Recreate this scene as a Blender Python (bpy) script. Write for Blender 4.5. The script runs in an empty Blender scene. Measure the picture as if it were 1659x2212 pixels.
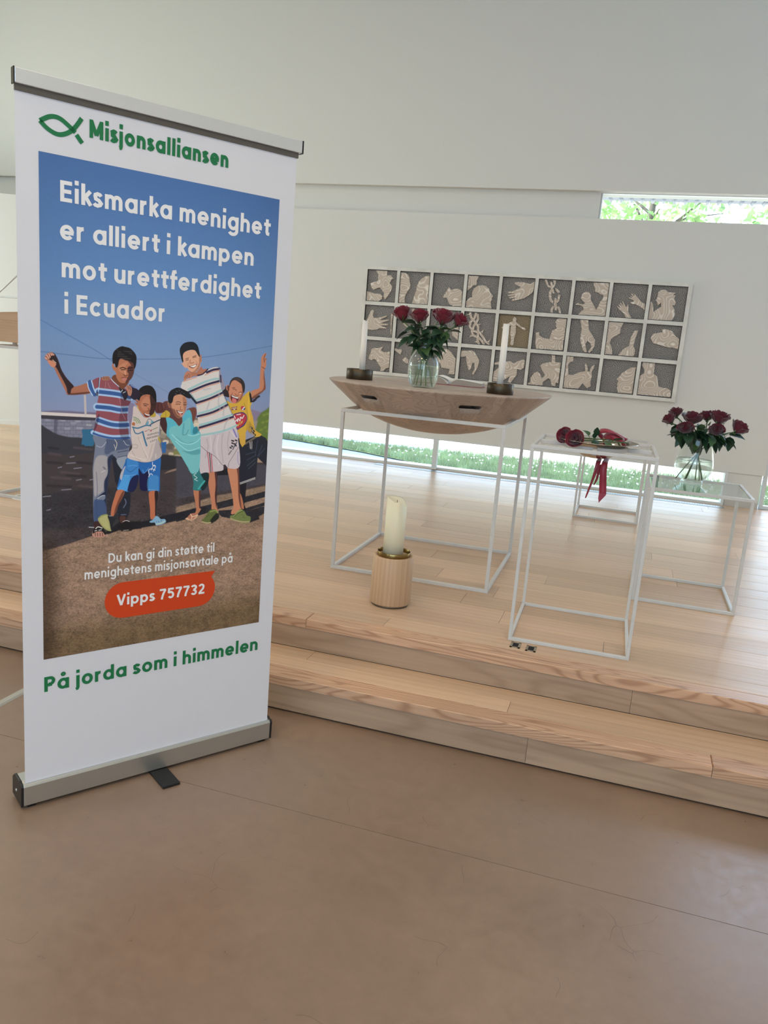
import bpy, bmesh, math, random
import numpy as np
from mathutils import Vector, Matrix, Euler, noise as mnoise

SC = bpy.context.scene
COL = SC.collection
PI = math.pi
rnd = random.Random(7)

# ------------------------------------------------------------------ camera
cam_d = bpy.data.cameras.new('camera')
cam = bpy.data.objects.new('camera', cam_d)
COL.objects.link(cam)
cam_d.sensor_fit = 'VERTICAL'
cam_d.sensor_height = 36.0
cam_d.lens = 1719.0 / 2212.0 * 36.0
cam_d.clip_start = 0.05
cam_d.clip_end = 300
PITCH, ROLL, YAW, CH = 0.2097, 0.0815, -0.2849, 1.4875
_F = Vector((math.sin(YAW), math.cos(YAW), 0)); _R = Vector((math.cos(YAW), -math.sin(YAW), 0)); _U = Vector((0, 0, 1))
f2 = _F * math.cos(PITCH) - _U * math.sin(PITCH)
u2 = _U * math.cos(PITCH) + _F * math.sin(PITCH)
r3 = _R * math.cos(ROLL) + u2 * math.sin(ROLL)
u3 = -_R * math.sin(ROLL) + u2 * math.cos(ROLL)
cam.matrix_world = Matrix(((r3.x, u3.x, -f2.x, 0), (r3.y, u3.y, -f2.y, 0), (r3.z, u3.z, -f2.z, CH), (0, 0, 0, 1)))
SC.camera = cam

# ------------------------------------------------------------------ sky, sun, exposure
world = bpy.data.worlds.new('world'); SC.world = world; world.use_nodes = True
wn = world.node_tree; wn.nodes.clear()
w_out = wn.nodes.new('ShaderNodeOutputWorld'); w_bg = wn.nodes.new('ShaderNodeBackground')
w_sky = wn.nodes.new('ShaderNodeTexSky'); w_sky.sky_type = 'NISHITA'; w_sky.sun_disc = False
w_sky.sun_elevation = math.radians(58); w_sky.air_density = 1.0; w_sky.dust_density = 1.0; w_sky.ozone_density = 1.0
w_hsv = wn.nodes.new('ShaderNodeHueSaturation'); w_hsv.inputs['Saturation'].default_value = 0.9
wn.links.new(w_sky.outputs[0], w_hsv.inputs['Color']); wn.links.new(w_hsv.outputs[0], w_bg.inputs[0]); wn.links.new(w_bg.outputs[0], w_out.inputs[0])
w_bg.inputs[1].default_value = 0.85

sun_d = bpy.data.lights.new('sun', 'SUN'); sun = bpy.data.objects.new('sun', sun_d); COL.objects.link(sun)
sun_d.energy = 10.0; sun_d.angle = 0.01; sun_d.color = (1.0, 0.95, 0.86)
sun.rotation_euler = Vector((0.75, 0.20, -0.63)).to_track_quat('-Z', 'Y').to_euler()

def area(name, loc, direction, w, h, energy, color=(1, 1, 1), portal=False):
    d = bpy.data.lights.new(name, 'AREA'); o = bpy.data.objects.new(name, d); COL.objects.link(o)
    d.shape = 'RECTANGLE'; d.size = w; d.size_y = h; d.energy = energy; d.color = color
    o.location = loc; o.rotation_euler = Vector(direction).to_track_quat('-Z', 'Z').to_euler()
    if portal: d.cycles.is_portal = True
    return o
# daylight enters through the real openings; portals only guide its sampling
area('portal_back_low', (-2.07, 8.0, 0.44), (0, -1, 0), 6.0, 0.34, 1, portal=True)
area('portal_back_tall', (2.32, 8.0, 2.4), (0, -1, 0), 2.2, 4.3, 1, portal=True)
# warm ceiling lamps of the hall, above and behind the camera's view
for _x, _y, _e, _c in ((-4.5, 0.6, 33, 0), (-1.8, 0.6, 33, 0), (0.9, 0.6, 33, 0), (-4.5, -2.4, 52, 1), (-1.0, -2.4, 52, 1), (2.0, -2.4, 52, 1), (-6.0, 4.2, 17, 2), (-3.0, 4.2, 17, 2), (-0.5, 4.2, 5, 2)):
    area('ceiling_lamp', (_x, _y, 4.88), (0, 0, -1), 0.6, 0.6, _e, ((1.0, 0.70, 0.38), (1.0, 0.88, 0.73), (0.85, 0.93, 1.0))[_c])
# added area lights stand in for daylight of side and rear windows, not built
area('daylight_fill_rear', (-1.5, -5.3, 2.6), (0, 1, 0), 9.0, 2.8, 255, (0.44, 0.74, 1.05))
area('daylight_fill_left', (-8.5, 4.25, 2.5), (1, 0, 0), 4.0, 4.0, 30, (1.0, 0.88, 0.42))
area('daylight_fill_left_corner', (-8.4, 5.9, 2.2), (1, 0.6, 0), 1.0, 3.6, 150, (0.74, 0.92, 0.96))
area('daylight_fill_right', (3.5, 5.2, 3.8), (-1, 0, 0), 3.4, 1.4, 26, (0.15, 0.45, 1.0))

SC.view_settings.view_transform = 'Standard'
SC.view_settings.look = 'None'
SC.view_settings.gamma = 1
SC.view_settings.use_curve_mapping = False
SC.view_settings.exposure = -0.06
SC.cycles.max_bounces = 10; SC.cycles.diffuse_bounces = 6; SC.cycles.glossy_bounces = 5
SC.cycles.transmission_bounces = 10; SC.cycles.transparent_max_bounces = 16
SC.cycles.sample_clamp_indirect = 8.0
SC.cycles.use_denoising = True

# ------------------------------------------------------------------ helpers
def lin(c):
    c = c / 255.0
    return c / 12.92 if c <= 0.04045 else ((c + 0.055) / 1.055) ** 2.4
def hexc(h):
    return (lin(int(h[0:2], 16)), lin(int(h[2:4], 16)), lin(int(h[4:6], 16)), 1)

class NT:
    def __init__(s, m):
        m.use_nodes = True; s.m = m; s.t = m.node_tree; s.t.nodes.clear()
        s.out = s.n('OutputMaterial')
    def n(s, typ, **kw):
        nd = s.t.nodes.new('ShaderNode' + typ)
        for k, v in kw.items():
            if k in nd.inputs: nd.inputs[k].default_value = v
            else: setattr(nd, k, v)
        return nd
    def l(s, a, b): s.t.links.new(a, b)

def mat(name, color, rough=0.5, metal=0.0, spec=0.5, bump=0.0, bscale=60.0, var=0.0, vscale=8.0, **kw):
    m = bpy.data.materials.new(name); g = NT(m)
    b = g.n('BsdfPrincipled'); g.l(b.outputs[0], g.out.inputs[0])
    c = hexc(color) if isinstance(color, str) else color
    b.inputs['Base Color'].default_value = c
    b.inputs['Roughness'].default_value = rough; b.inputs['Metallic'].default_value = metal
    b.inputs['Specular IOR Level'].default_value = spec
    for k, v in kw.items(): b.inputs[k.replace('_', ' ')].default_value = v
    tc = g.n('TexCoord')
    if var:
        nz = g.n('TexNoise', Scale=vscale, Detail=5.0); g.l(tc.outputs['Object'], nz.inputs['Vector'])
        mr = g.n('MapRange'); mr.inputs['From Min'].default_value = 0.3; mr.inputs['From Max'].default_value = 0.7
        mr.inputs['To Min'].default_value = 1 - var; mr.inputs['To Max'].default_value = 1 + var
        g.l(nz.outputs[0], mr.inputs['Value'])
        mx = g.n('VectorMath', operation='SCALE'); mx.inputs[0].default_value = c[:3]
        g.l(mr.outputs[0], mx.inputs['Scale']); g.l(mx.outputs[0], b.inputs['Base Color'])
    if bump:
        nb = g.n('TexNoise', Scale=bscale, Detail=4.0); g.l(tc.outputs['Object'], nb.inputs['Vector'])
        bp = g.n('Bump', Strength=bump, Distance=0.002); g.l(nb.outputs[0], bp.inputs['Height']); g.l(bp.outputs[0], b.inputs['Normal'])
    return m

def wood(name, base, dark, axis='X', contrast=0.4, rough=0.42, ring=5.0, stretch=0.12, dist=5.0, ov=0.10, spec=0.5, streak=0.25, sharp=3.0, dscale=1.6, contour=0.0):
    """oak grain: long distorted bands along one axis, fine pores, a tone of its own per board"""
    m = bpy.data.materials.new(name); g = NT(m)
    b = g.n('BsdfPrincipled'); g.l(b.outputs[0], g.out.inputs[0])
    tc = g.n('TexCoord'); oi = g.n('ObjectInfo')
    sh = g.n('VectorMath', operation='SCALE'); sh.inputs[0].default_value = (17.3, 9.1, 5.7); g.l(oi.outputs['Random'], sh.inputs['Scale'])
    ad = g.n('VectorMath', operation='ADD'); g.l(tc.outputs['Object'], ad.inputs[0]); g.l(sh.outputs[0], ad.inputs[1])
    sc = {'X': (stretch, 1, 1), 'Y': (1, stretch, 1), 'Z': (1, 1, stretch)}[axis]
    mp = g.n('Mapping'); mp.inputs['Scale'].default_value = sc; g.l(ad.outputs[0], mp.inputs['Vector'])
    wv = g.n('TexWave', wave_type='BANDS', bands_direction={'X': 'Y', 'Y': 'X', 'Z': 'X'}[axis])
    wv.inputs['Scale'].default_value = ring; wv.inputs['Distortion'].default_value = dist; wv.inputs['Detail'].default_value = 2.0
    wv.inputs['Detail Scale'].default_value = dscale; wv.inputs['Detail Roughness'].default_value = 0.4
    g.l(mp.outputs[0], wv.inputs['Vector'])
    pw = g.n('Math', operation='POWER'); pw.inputs[1].default_value = sharp; g.l(wv.outputs['Fac'], pw.inputs[0])
    if contour:   # flat-sawn figure: contour lines of a stretched noise
        mpc = g.n('Mapping'); mpc.inputs['Scale'].default_value = {'X': (1.1, 9, 9), 'Y': (9, 1.1, 9), 'Z': (9, 9, 1.1)}[axis]; g.l(ad.outputs[0], mpc.inputs['Vector'])
        nc = g.n('TexNoise', Scale=1.0, Detail=1.2, Roughness=0.35); g.l(mpc.outputs[0], nc.inputs['Vector'])
        mc = g.n('Math', operation='MULTIPLY'); mc.inputs[1].default_value = contour; g.l(nc.outputs[0], mc.inputs[0])
        sn = g.n('Math', operation='SINE'); g.l(mc.outputs[0], sn.inputs[0])
        ab_ = g.n('MapRange'); ab_.inputs['From Min'].default_value = -1.0; ab_.inputs['From Max'].default_value = 1.0; g.l(sn.outputs[0], ab_.inputs['Value'])
        pw = g.n('Math', operation='POWER'); pw.inputs[1].default_value = sharp; g.l(ab_.outputs[0], pw.inputs[0])
    cm = g.n('Math', operation='MULTIPLY'); cm.inputs[1].default_value = contrast; g.l(pw.outputs[0], cm.inputs[0])
    mx = g.n('Mix', data_type='RGBA'); mx.inputs['A'].default_value = hexc(base); mx.inputs['B'].default_value = hexc(dark)
    g.l(cm.outputs[0], mx.inputs['Factor'])
    mp2 = g.n('Mapping'); s2 = {'X': (2.5, 90, 90), 'Y': (90, 2.5, 90), 'Z': (90, 90, 2.5)}[axis]; mp2.inputs['Scale'].default_value = s2
    g.l(ad.outputs[0], mp2.inputs['Vector'])
    nz = g.n('TexNoise', Scale=1.0, Detail=3.0); g.l(mp2.outputs[0], nz.inputs['Vector'])
    mp3 = g.n('Mapping'); mp3.inputs['Scale'].default_value = {'X': (1.0, 7, 7), 'Y': (7, 1.0, 7), 'Z': (7, 7, 1.0)}[axis]; g.l(ad.outputs[0], mp3.inputs['Vector'])
    nz2 = g.n('TexNoise', Scale=1.3, Detail=3.0); g.l(mp3.outputs[0], nz2.inputs['Vector'])
    sm = g.n('Math', operation='ADD'); g.l(nz.outputs[0], sm.inputs[0]); g.l(nz2.outputs[0], sm.inputs[1])
    mr = g.n('MapRange'); mr.inputs['From Min'].default_value = 0.6; mr.inputs['From Max'].default_value = 1.4
    mr.inputs['To Min'].default_value = 1 - streak * 0.6; mr.inputs['To Max'].default_value = 1 + streak * 0.5; g.l(sm.outputs[0], mr.inputs['Value'])
    rr = g.n('MapRange'); rr.inputs['To Min'].default_value = 1 - ov; rr.inputs['To Max'].default_value = 1 + ov; g.l(oi.outputs['Random'], rr.inputs['Value'])
    ml = g.n('Math', operation='MULTIPLY'); g.l(mr.outputs[0], ml.inputs[0]); g.l(rr.outputs[0], ml.inputs[1])
    vs = g.n('VectorMath', operation='SCALE'); g.l(mx.outputs['Result'], vs.inputs[0]); g.l(ml.outputs[0], vs.inputs['Scale'])
    g.l(vs.outputs[0], b.inputs['Base Color'])
    b.inputs['Specular IOR Level'].default_value = spec
    r2 = g.n('MapRange'); r2.inputs['To Min'].default_value = rough - 0.06; r2.inputs['To Max'].default_value = rough + 0.10; g.l(nz2.outputs[0], r2.inputs['Value'])
    g.l(r2.outputs[0], b.inputs['Roughness'])
    bp = g.n('Bump', Strength=0.12, Distance=0.001); g.l(nz.outputs[0], bp.inputs['Height']); g.l(bp.outputs[0], b.inputs['Normal'])
    return m

def thin_glass(name, tint=(0.93, 0.97, 0.96), refl=1.0):
    """flat pane: straight-through transparency plus a fresnel reflection"""
    m = bpy.data.materials.new(name); g = NT(m)
    tr = g.n('BsdfTransparent'); tr.inputs[0].default_value = (*tint, 1)
    gl = g.n('BsdfGlossy'); gl.inputs['Roughness'].default_value = 0.0; gl.inputs[0].default_value = (1, 1, 1, 1)
    lw = g.n('LayerWeight', Blend=0.5); pw = g.n('Math', operation='POWER'); pw.inputs[1].default_value = 4.0; g.l(lw.outputs['Facing'], pw.inputs[0])
    mu = g.n('Math', operation='MULTIPLY_ADD'); mu.inputs[1].default_value = 0.75 * refl; mu.inputs[2].default_value = 0.035 * refl
    g.l(pw.outputs[0], mu.inputs[0]); mx = g.n('MixShader'); g.l(mu.outputs[0], mx.inputs[0]); g.l(tr.outputs[0], mx.inputs[1]); g.l(gl.outputs[0], mx.inputs[2])
    g.l(mx.outputs[0], g.out.inputs[0])
    return m

class MB:
    """collects shapes and links them as ONE mesh object"""
    def __init__(s): s.v = []; s.f = []; s.sm = []
    def add(s, v, f, smooth=False):
        o = len(s.v); s.v += [tuple(x) for x in v]; s.f += [tuple(i + o for i in q) for q in f]; s.sm += [smooth] * len(f); return s
    def box(s, x0, x1, y0, y1, z0, z1, c=0.0):
        if c <= 0:
            v = [(x0, y0, z0), (x1, y0, z0), (x1, y1, z0), (x0, y1, z0), (x0, y0, z1), (x1, y0, z1), (x1, y1, z1), (x0, y1, z1)]
            f = [(0, 3, 2, 1), (4, 5, 6, 7), (0, 1, 5, 4), (1, 2, 6, 5), (2, 3, 7, 6), (3, 0, 4, 7)]
        else:  # chamfered top edge
            v = [(x0, y0, z0), (x1, y0, z0), (x1, y1, z0), (x0, y1, z0), (x0, y0, z1 - c), (x1, y0, z1 - c), (x1, y1, z1 - c), (x0, y1, z1 - c),
                 (x0 + c, y0 + c, z1), (x1 - c, y0 + c, z1), (x1 - c, y1 - c, z1), (x0 + c, y1 - c, z1)]
            f = [(0, 3, 2, 1), (8, 9, 10, 11), (0, 1, 5, 4), (1, 2, 6, 5), (2, 3, 7, 6), (3, 0, 4, 7), (4, 5, 9, 8), (5, 6, 10, 9), (6, 7, 11, 10), (7, 4, 8, 11)]
        return s.add(v, f)
    def obox(s, p, ax, ay, az):
        """oriented box: corner p and three edge vectors"""
        p, ax, ay, az = map(Vector, (p, ax, ay, az))
        v = [p, p + ax, p + ax + ay, p + ay]; v += [q + az for q in v]
        return s.add(v, [(0, 3, 2, 1), (4, 5, 6, 7), (0, 1, 5, 4), (1, 2, 6, 5), (2, 3, 7, 6), (3, 0, 4, 7)])
    def lathe(s, prof, n=48, c=(0, 0, 0), smooth=True):
        v = []; f = []; m = len(prof)
        for i in range(n):
            a = 2 * PI * i / n
            for r, z in prof: v.append((c[0] + r * math.cos(a), c[1] + r * math.sin(a), c[2] + z))
        for i in range(n):
            j = (i + 1) % n
            for k in range(m - 1): f.append((i * m + k, j * m + k, j * m + k + 1, i * m + k + 1))
        return s.add(v, f, smooth)
    def tube(s, pts, r, n=8, caps=True, smooth=True):
        pts = [Vector(p) for p in pts]; rs = r if isinstance(r, (list, tuple)) else [r] * len(pts)
        v = []; f = []; prev = None
        for i, p in enumerate(pts):
            t = (pts[min(i + 1, len(pts) - 1)] - pts[max(i - 1, 0)]).normalized()
            if prev is None: a = t.orthogonal().normalized()
            else: a = (prev - t * prev.dot(t)).normalized()
            prev = a; b = t.cross(a)
            for k in range(n):
                q = 2 * PI * k / n; v.append(p + (a * math.cos(q) + b * math.sin(q)) * rs[i])
        for i in range(len(pts) - 1):
            for k in range(n): f.append((i * n + k, i * n + (k + 1) % n, (i + 1) * n + (k + 1) % n, (i + 1) * n + k))
        if caps: f.append(tuple(range(n))[::-1]); f.append(tuple((len(pts) - 1) * n + k for k in range(n)))
        return s.add(v, f, smooth)
    def prism(s, poly, y0, y1, tri=None):
        """polygon in the x,z plane, extruded along y (y0 is the seen face)"""
        n = len(poly); v = [(x, y0, z) for x, z in poly] + [(x, y1, z) for x, z in poly]
        from mathutils.geometry import tessellate_polygon
        ts = tessellate_polygon([[Vector((x, z, 0)) for x, z in poly]])
        ar = sum(poly[i][0] * poly[(i + 1) % n][1] - poly[(i + 1) % n][0] * poly[i][1] for i in range(n))
        for t in ts:
            a = (poly[t[1]][0] - poly[t[0]][0]) * (poly[t[2]][1] - poly[t[0]][1]) - (poly[t[2]][0] - poly[t[0]][0]) * (poly[t[1]][1] - poly[t[0]][1])
            t = t if a > 0 else t[::-1]
            s.add([v[i] for i in t], [(0, 1, 2)])
        for i in range(n):
            j = (i + 1) % n; q = [v[i], v[j], v[j + n], v[i + n]]
            s.add(q if ar < 0 else q[::-1], [(0, 1, 2, 3)])
        return s
    def build(s, name, material, parent=None, loc=None, rot=None):
        me = bpy.data.meshes.new(name); me.from_pydata([tuple(x) for x in s.v], [], s.f)
        if any(s.sm): me.polygons.foreach_set('use_smooth', s.sm)
        me.materials.append(material); me.update()
        o = bpy.data.objects.new(name, me); COL.objects.link(o)
        if parent: o.parent = parent
        if loc: o.location = loc
        if rot: o.rotation_euler = rot
        return o

def tag(o, label=None, cat=None, group=None, kind=None):
    if label: o['label'] = label
    if cat: o['category'] = cat
    if group: o['group'] = group
    if kind: o['kind'] = kind
    return o
def thing(name, label, cat, loc=(0, 0, 0), rz=0.0, group=None):
    o = bpy.data.objects.new(name, None); COL.objects.link(o); o.location = loc; o.rotation_euler = (0, 0, rz); o.empty_display_size = 0.05
    return tag(o, label, cat, group)
def bevel(o, w=0.002, seg=2, ang=0.6):
    md = o.modifiers.new('bevel', 'BEVEL'); md.width = w; md.segments = seg; md.limit_method = 'ANGLE'; md.angle_limit = ang
    return o
def subsurf(o, l=1):
    md = o.modifiers.new('sub', 'SUBSURF'); md.levels = l; md.render_levels = l; return o

LAT_A = True
# ------------------------------------------------------------------ materials
M_wall = mat('white_painted_plaster', 'd8d6cf', 0.75, bump=0.15, bscale=180, spec=0.3)
M_ceil = mat('white_ceiling', 'e4e2dc', 0.8)
M_plank = wood('oiled_oak_boards', 'ceb094', 'a98769', 'X', contrast=0.20, rough=0.34, ring=7, stretch=0.10, dist=5, ov=0.11, streak=0.20, spec=0.22)
M_nose = wood('oak_nosing', 'c6a184', '85583c', 'X', contrast=0.50, rough=0.40, sharp=4.0, contour=150.0, ov=0.06, streak=0.3)
M_riser = wood('oak_veneer_riser', 'a88f78', '8b725b', 'X', contrast=0.45, rough=0.5, sharp=3.0, contour=45.0, ov=0.07, streak=0.25)
M_dark = mat('black_gap', '0b0a0a', 0.8)
M_white_metal = mat('white_powder_coated_steel', 'c9c9c7', 0.42, spec=0.5, var=0.03, vscale=20)
M_frame_w = mat('white_window_frame', 'd5d8d6', 0.4)
M_alu = mat('brushed_aluminium', 'c3c6c4', 0.36, metal=0.85, bump=0.1, bscale=250)
M_rail = mat('anodised_aluminium_rail', 'e0e4e8', 0.30, metal=0.6)
M_blackp = mat('black_plastic', '18191b', 0.45)
M_grille = mat('grey_floor_grille', '8d9294', 0.4, metal=0.5)
M_pane = thin_glass('window_pane', (0.95, 0.98, 0.97), 1.0)
M_glass_top = thin_glass('table_glass', (0.80, 0.86, 0.87), 1.1)

def lino():
    m = bpy.data.materials.new('taupe_linoleum'); g = NT(m)
    b = g.n('BsdfPrincipled'); g.l(b.outputs[0], g.out.inputs[0]); tc = g.n('TexCoord')
    n1 = g.n('TexNoise', Scale=1.1, Detail=6.0, Roughness=0.6); n2 = g.n('TexNoise', Scale=22.0, Detail=6.0, Roughness=0.7); n3 = g.n('TexNoise', Scale=300.0, Detail=2.0)
    for n_ in (n1, n2, n3): g.l(tc.outputs['Object'], n_.inputs['Vector'])
    r = g.n('ValToRGB'); r.color_ramp.elements[0].position = 0.30; r.color_ramp.elements[1].position = 0.72
    r.color_ramp.elements[0].color = hexc('806a59'); r.color_ramp.elements[1].color = hexc('937b68')
    g.l(n1.outputs[0], r.inputs[0])
    r2 = g.n('MapRange'); r2.inputs['From Min'].default_value = 0.35; r2.inputs['From Max'].default_value = 0.65; r2.inputs['To Min'].default_value = 0.93; r2.inputs['To Max'].default_value = 1.05
    g.l(n2.outputs[0], r2.inputs['Value'])
    # dark heel marks: thin strokes from a stretched, thresholded noise
    wn_ = g.n('TexNoise', Scale=3.0, Detail=2.0); g.l(tc.outputs['Object'], wn_.inputs['Vector'])
    mm = g.n('Mix', data_type='RGBA'); mm.inputs['Factor'].default_value = 0.30; g.l(tc.outputs['Object'], mm.inputs['A']); g.l(wn_.outputs['Color'], mm.inputs['B'])
    vo = g.n('TexVoronoi', feature='DISTANCE_TO_EDGE', Scale=5.0); g.l(mm.outputs['Result'], vo.inputs['Vector'])
    lt = g.n('Math', operation='LESS_THAN'); lt.inputs[1].default_value = 0.0035; g.l(vo.outputs['Distance'], lt.inputs[0])
    msk = g.n('TexNoise', Scale=4.5, Detail=1.0); mpk = g.n('Mapping'); mpk.inputs['Location'].default_value = (9, 3, 0); g.l(tc.outputs['Object'], mpk.inputs[0]); g.l(mpk.outputs[0], msk.inputs['Vector'])
    gt = g.n('Math', operation='GREATER_THAN'); gt.inputs[1].default_value = 0.60; g.l(msk.outputs[0], gt.inputs[0])
    sc = g.n('Math', operation='MULTIPLY'); g.l(lt.outputs[0], sc.inputs[0]); g.l(gt.outputs[0], sc.inputs[1])
    s2_ = g.n('Math', operation='MULTIPLY'); s2_.inputs[1].default_value = 0.45; g.l(sc.outputs[0], s2_.inputs[0])
    vs = g.n('VectorMath', operation='SCALE'); g.l(r.outputs[0], vs.inputs[0]); g.l(r2.outputs[0], vs.inputs['Scale'])
    mx = g.n('Mix', data_type='RGBA'); mx.inputs['B'].default_value = hexc('5a4436'); g.l(s2_.outputs[0], mx.inputs['Factor']); g.l(vs.outputs[0], mx.inputs['A'])
    g.l(mx.outputs['Result'], b.inputs['Base Color'])
    rr = g.n('MapRange'); rr.inputs['From Min'].default_value = 0.3; rr.inputs['From Max'].default_value = 0.7; rr.inputs['To Min'].default_value = 0.27; rr.inputs['To Max'].default_value = 0.40; g.l(n2.outputs[0], rr.inputs['Value'])
    g.l(rr.outputs[0], b.inputs['Roughness']); b.inputs['Specular IOR Level'].default_value = 0.95
    bp = g.n('Bump', Strength=0.10, Distance=0.001); g.l(n3.outputs[0], bp.inputs['Height']); g.l(bp.outputs[0], b.inputs['Normal'])
    return m
M_lino = lino()

# ------------------------------------------------------------------ setting
ST = 0.2921; S1 = 0.1518
YR1, YN1, YB1 = 2.7575, 2.7537, 2.8469
YR2, YN2, YB2 = 3.0575, 3.0527, 3.1399
YW = 7.684
XL, XR = -8.6, 3.6

def struct(o): return tag(o, kind='structure')

# hall floor: sheets of linoleum on a slab, a welded seam between them
fl = MB().box(-9, 4, -5.4, 3.0, -0.20, -0.004).build('floor', mat('screed', '5d4c3f', 0.8)); struct(fl)
for (y0, y1) in ((-5.3, -1.86), (-1.859, 0.1385), (0.1395, 2.1385), (2.1405, 2.80)):
    MB().box(-8.6, 3.6, y0, y1, -0.004, 0.0).build('linoleum_sheet', M_lino, fl)

# stage: core, boards
stage = MB().box(XL, XR, YR2 + 0.02, 7.72, -0.1, ST - 0.014).build('stage_floor', M_dark); struct(stage)
rows = [YB2 + 0.0008]; y = 3.2505
while y < 7.62: rows.append(y); y += 0.1868
rows.append(7.70)
for i in range(len(rows) - 1):
    y0, y1 = rows[i], rows[i + 1]; x = XL - rnd.uniform(0, 1.8)
    while x < XR:
        ln = rnd.choice((1.5, 1.9, 2.3, 2.6)); x1 = x + ln
        a, b_ = max(x, XL), min(x1, XR)
        if b_ - a > 0.1:
            cx = (a + b_) / 2; cy = (y0 + y1) / 2
            MB().box(a - cx + 0.0006, b_ - cx - 0.0006, y0 - cy + 0.0008, y1 - cy - 0.0008, -0.014, 0, 0.0012).build('plank', M_plank, stage, loc=(cx, cy, ST + rnd.uniform(-0.0002, 0.0002)))
        x = x1
for (a, b_) in ((XL, -4.6), (-4.6, -1.204), (-1.204, 2.1), (2.1, XR)):
    MB().box(-(b_ - a) / 2 + 0.0008, (b_ - a) / 2 - 0.0008, -(YB2 - YN2) / 2, (YB2 - YN2) / 2 - 0.0006, -0.0413, 0, 0.003).build('nosing', M_nose, stage, loc=((a + b_) / 2, (YN2 + YB2) / 2, ST))
for (a, b_) in ((XL, -5.0), (-5.0, -2.4), (-2.4, 0.164), (0.164, 2.7), (2.7, XR)):
    MB().box(-(b_ - a) / 2 + 0.0006, (b_ - a) / 2 - 0.0006, -0.010, 0.010, -(ST - 0.0413 - S1) + 0.0012, -0.0006).build('riser_board', M_riser, stage, loc=((a + b_) / 2, YR2 + 0.010, ST - 0.0413))
step = MB().box(XL, XR, YR1 + 0.02, YR2 + 0.03, 0.0, S1 - 0.014).build('stage_step', M_dark); struct(step)
for (ya, yb, js) in ((YB1, 2.951, (XL, -5.3, -2.9, -0.283, 2.2, XR)), (2.951, YR2 - 0.001, (XL, -6.2, -3.9, -1.153, 1.25, XR))):
    for a, b_ in zip(js[:-1], js[1:]):
        MB().box(-(b_ - a) / 2 + 0.0006, (b_ - a) / 2 - 0.0006, -(yb - ya) / 2 + 0.0005, (yb - ya) / 2 - 0.0005, -0.014, 0, 0.0009).build('plank', M_plank, step, loc=((a + b_) / 2, (ya + yb) / 2, S1))
for (a, b_) in ((XL, -5.5), (-5.5, -2.2), (-2.2, 0.445), (0.445, XR)):
    MB().box(-(b_ - a) / 2 + 0.0008, (b_ - a) / 2 - 0.0008, -(YB1 - YN1) / 2, (YB1 - YN1) / 2 - 0.0006, -0.0405, 0, 0.003).build('nosing', M_nose, step, loc=((a + b_) / 2, (YN1 + YB1) / 2, S1))
for (a, b_) in ((XL, -5.2), (-5.2, -2.7), (-2.7, -0.187), (-0.187, 2.3), (2.3, XR)):
    MB().box(-(b_ - a) / 2 + 0.0006, (b_ - a) / 2 - 0.0006, -0.010, 0.010, -(S1 - 0.0405) + 0.009, -0.0006).build('riser_board', M_riser, step, loc=((a + b_) / 2, YR1 + 0.010, S1 - 0.0405))

# rear wall of the stage, with the low window slot, the recessed band and the high slot
ZT = 0.5947; R0, R1 = 2.712, 2.948; ZC = 4.95; XE = 1.232; XB = -5.06
wb = MB()
wb.box(XB, XE, YW, YW + 0.30, ZT, R0)
wb.box(XL, -0.494, YW + 0.07, YW + 0.30, R0, R1)
wb.box(XL, XE, YW, YW + 0.30, R1, ZC)
wb.box(XL, XB, YW, YW + 0.30, ST - 0.3, R0)
wb.box(XE, 3.7, YW, YW + 0.30, 4.35, ZC)
wb = wb.build('wall_back', M_wall); struct(wb)
MB().box(0.928, 1.215, YW + 0.012, YW + 0.30, ST + 0.002, ZT).build('window_pier', M_wall, wb)
MB().box(0.934, 1.217, YW + 0.002, YW + 0.012, ST, ST + 0.052).build('skirting', mat('skirting_grey', 'bdbab2', 0.5), wb)
# angled wall at the left
ang = MB(); dx, dy = -3.3, -1.54
ang.obox((XB, YW, ST - 0.3), (dx, dy, 0), (-0.13, 0.27, 0), (0, 0, 2.66 - ST + 0.3))
ang = ang.build('wall_angled', M_wall); struct(ang)
MB().obox((XB, YW - 0.012, ST), (dx, dy, 0), (-0.005, 0.012, 0), (0, 0, 0.045)).build('skirting', M_wall, ang)
# solid side and rear walls without window openings, ceiling
struct(MB().box(3.6, 3.9, -5.4, 8.0, -0.2, ZC).build('wall_right', M_wall))
struct(MB().box(-8.9, -8.6, -5.4, 8.0, -0.2, ZC).build('wall_left', M_wall))
struct(MB().box(-8.9, 3.9, -5.7, -5.4, -0.2, ZC).build('wall_front', M_wall))
struct(MB().box(-9.2, 4.0, -5.8, 8.1, ZC, ZC + 0.2).build('ceiling', M_ceil))

def window(name, x0, x1, z0, z1, y, mull, t=0.045, d=0.06, sill=None):
    """frame in the x,z plane with upright mullions; bars and panes are parts"""
    fr = MB().box(x0, x1, y, y + d, z0, z0 + t).box(x0, x1, y, y + d, z1 - t * 0.4, z1).box(x0, x0 + t, y, y + d, z0 + t, z1 - t * 0.4).box(x1 - t, x1, y, y + d, z0 + t, z1 - t * 0.4).build(name, M_frame_w)
    struct(fr)
    xs = [x0] + list(mull) + [x1]
    for m_ in mull: MB().box(m_ - 0.0235, m_ + 0.0235, y - 0.045, y - 0.001, z0 + 0.004, z1).build('mullion', M_frame_w, fr)
    for a, b_ in zip(xs[:-1], xs[1:]):
        MB().box(a + 0.01, b_ - 0.01, y + d * 0.5, y + d * 0.5 + 0.006, z0 + t * 0.5, z1).build('pane', M_pane, fr)
    return fr
window('window_1', XB, 0.928, ST, ZT, YW - 0.015, (-4.45, -1.761), t=0.022, d=0.07)
window('window_2', XE + 0.004, 3.6, ST, 4.35, YW + 0.05, (2.45,), t=0.03)
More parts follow.
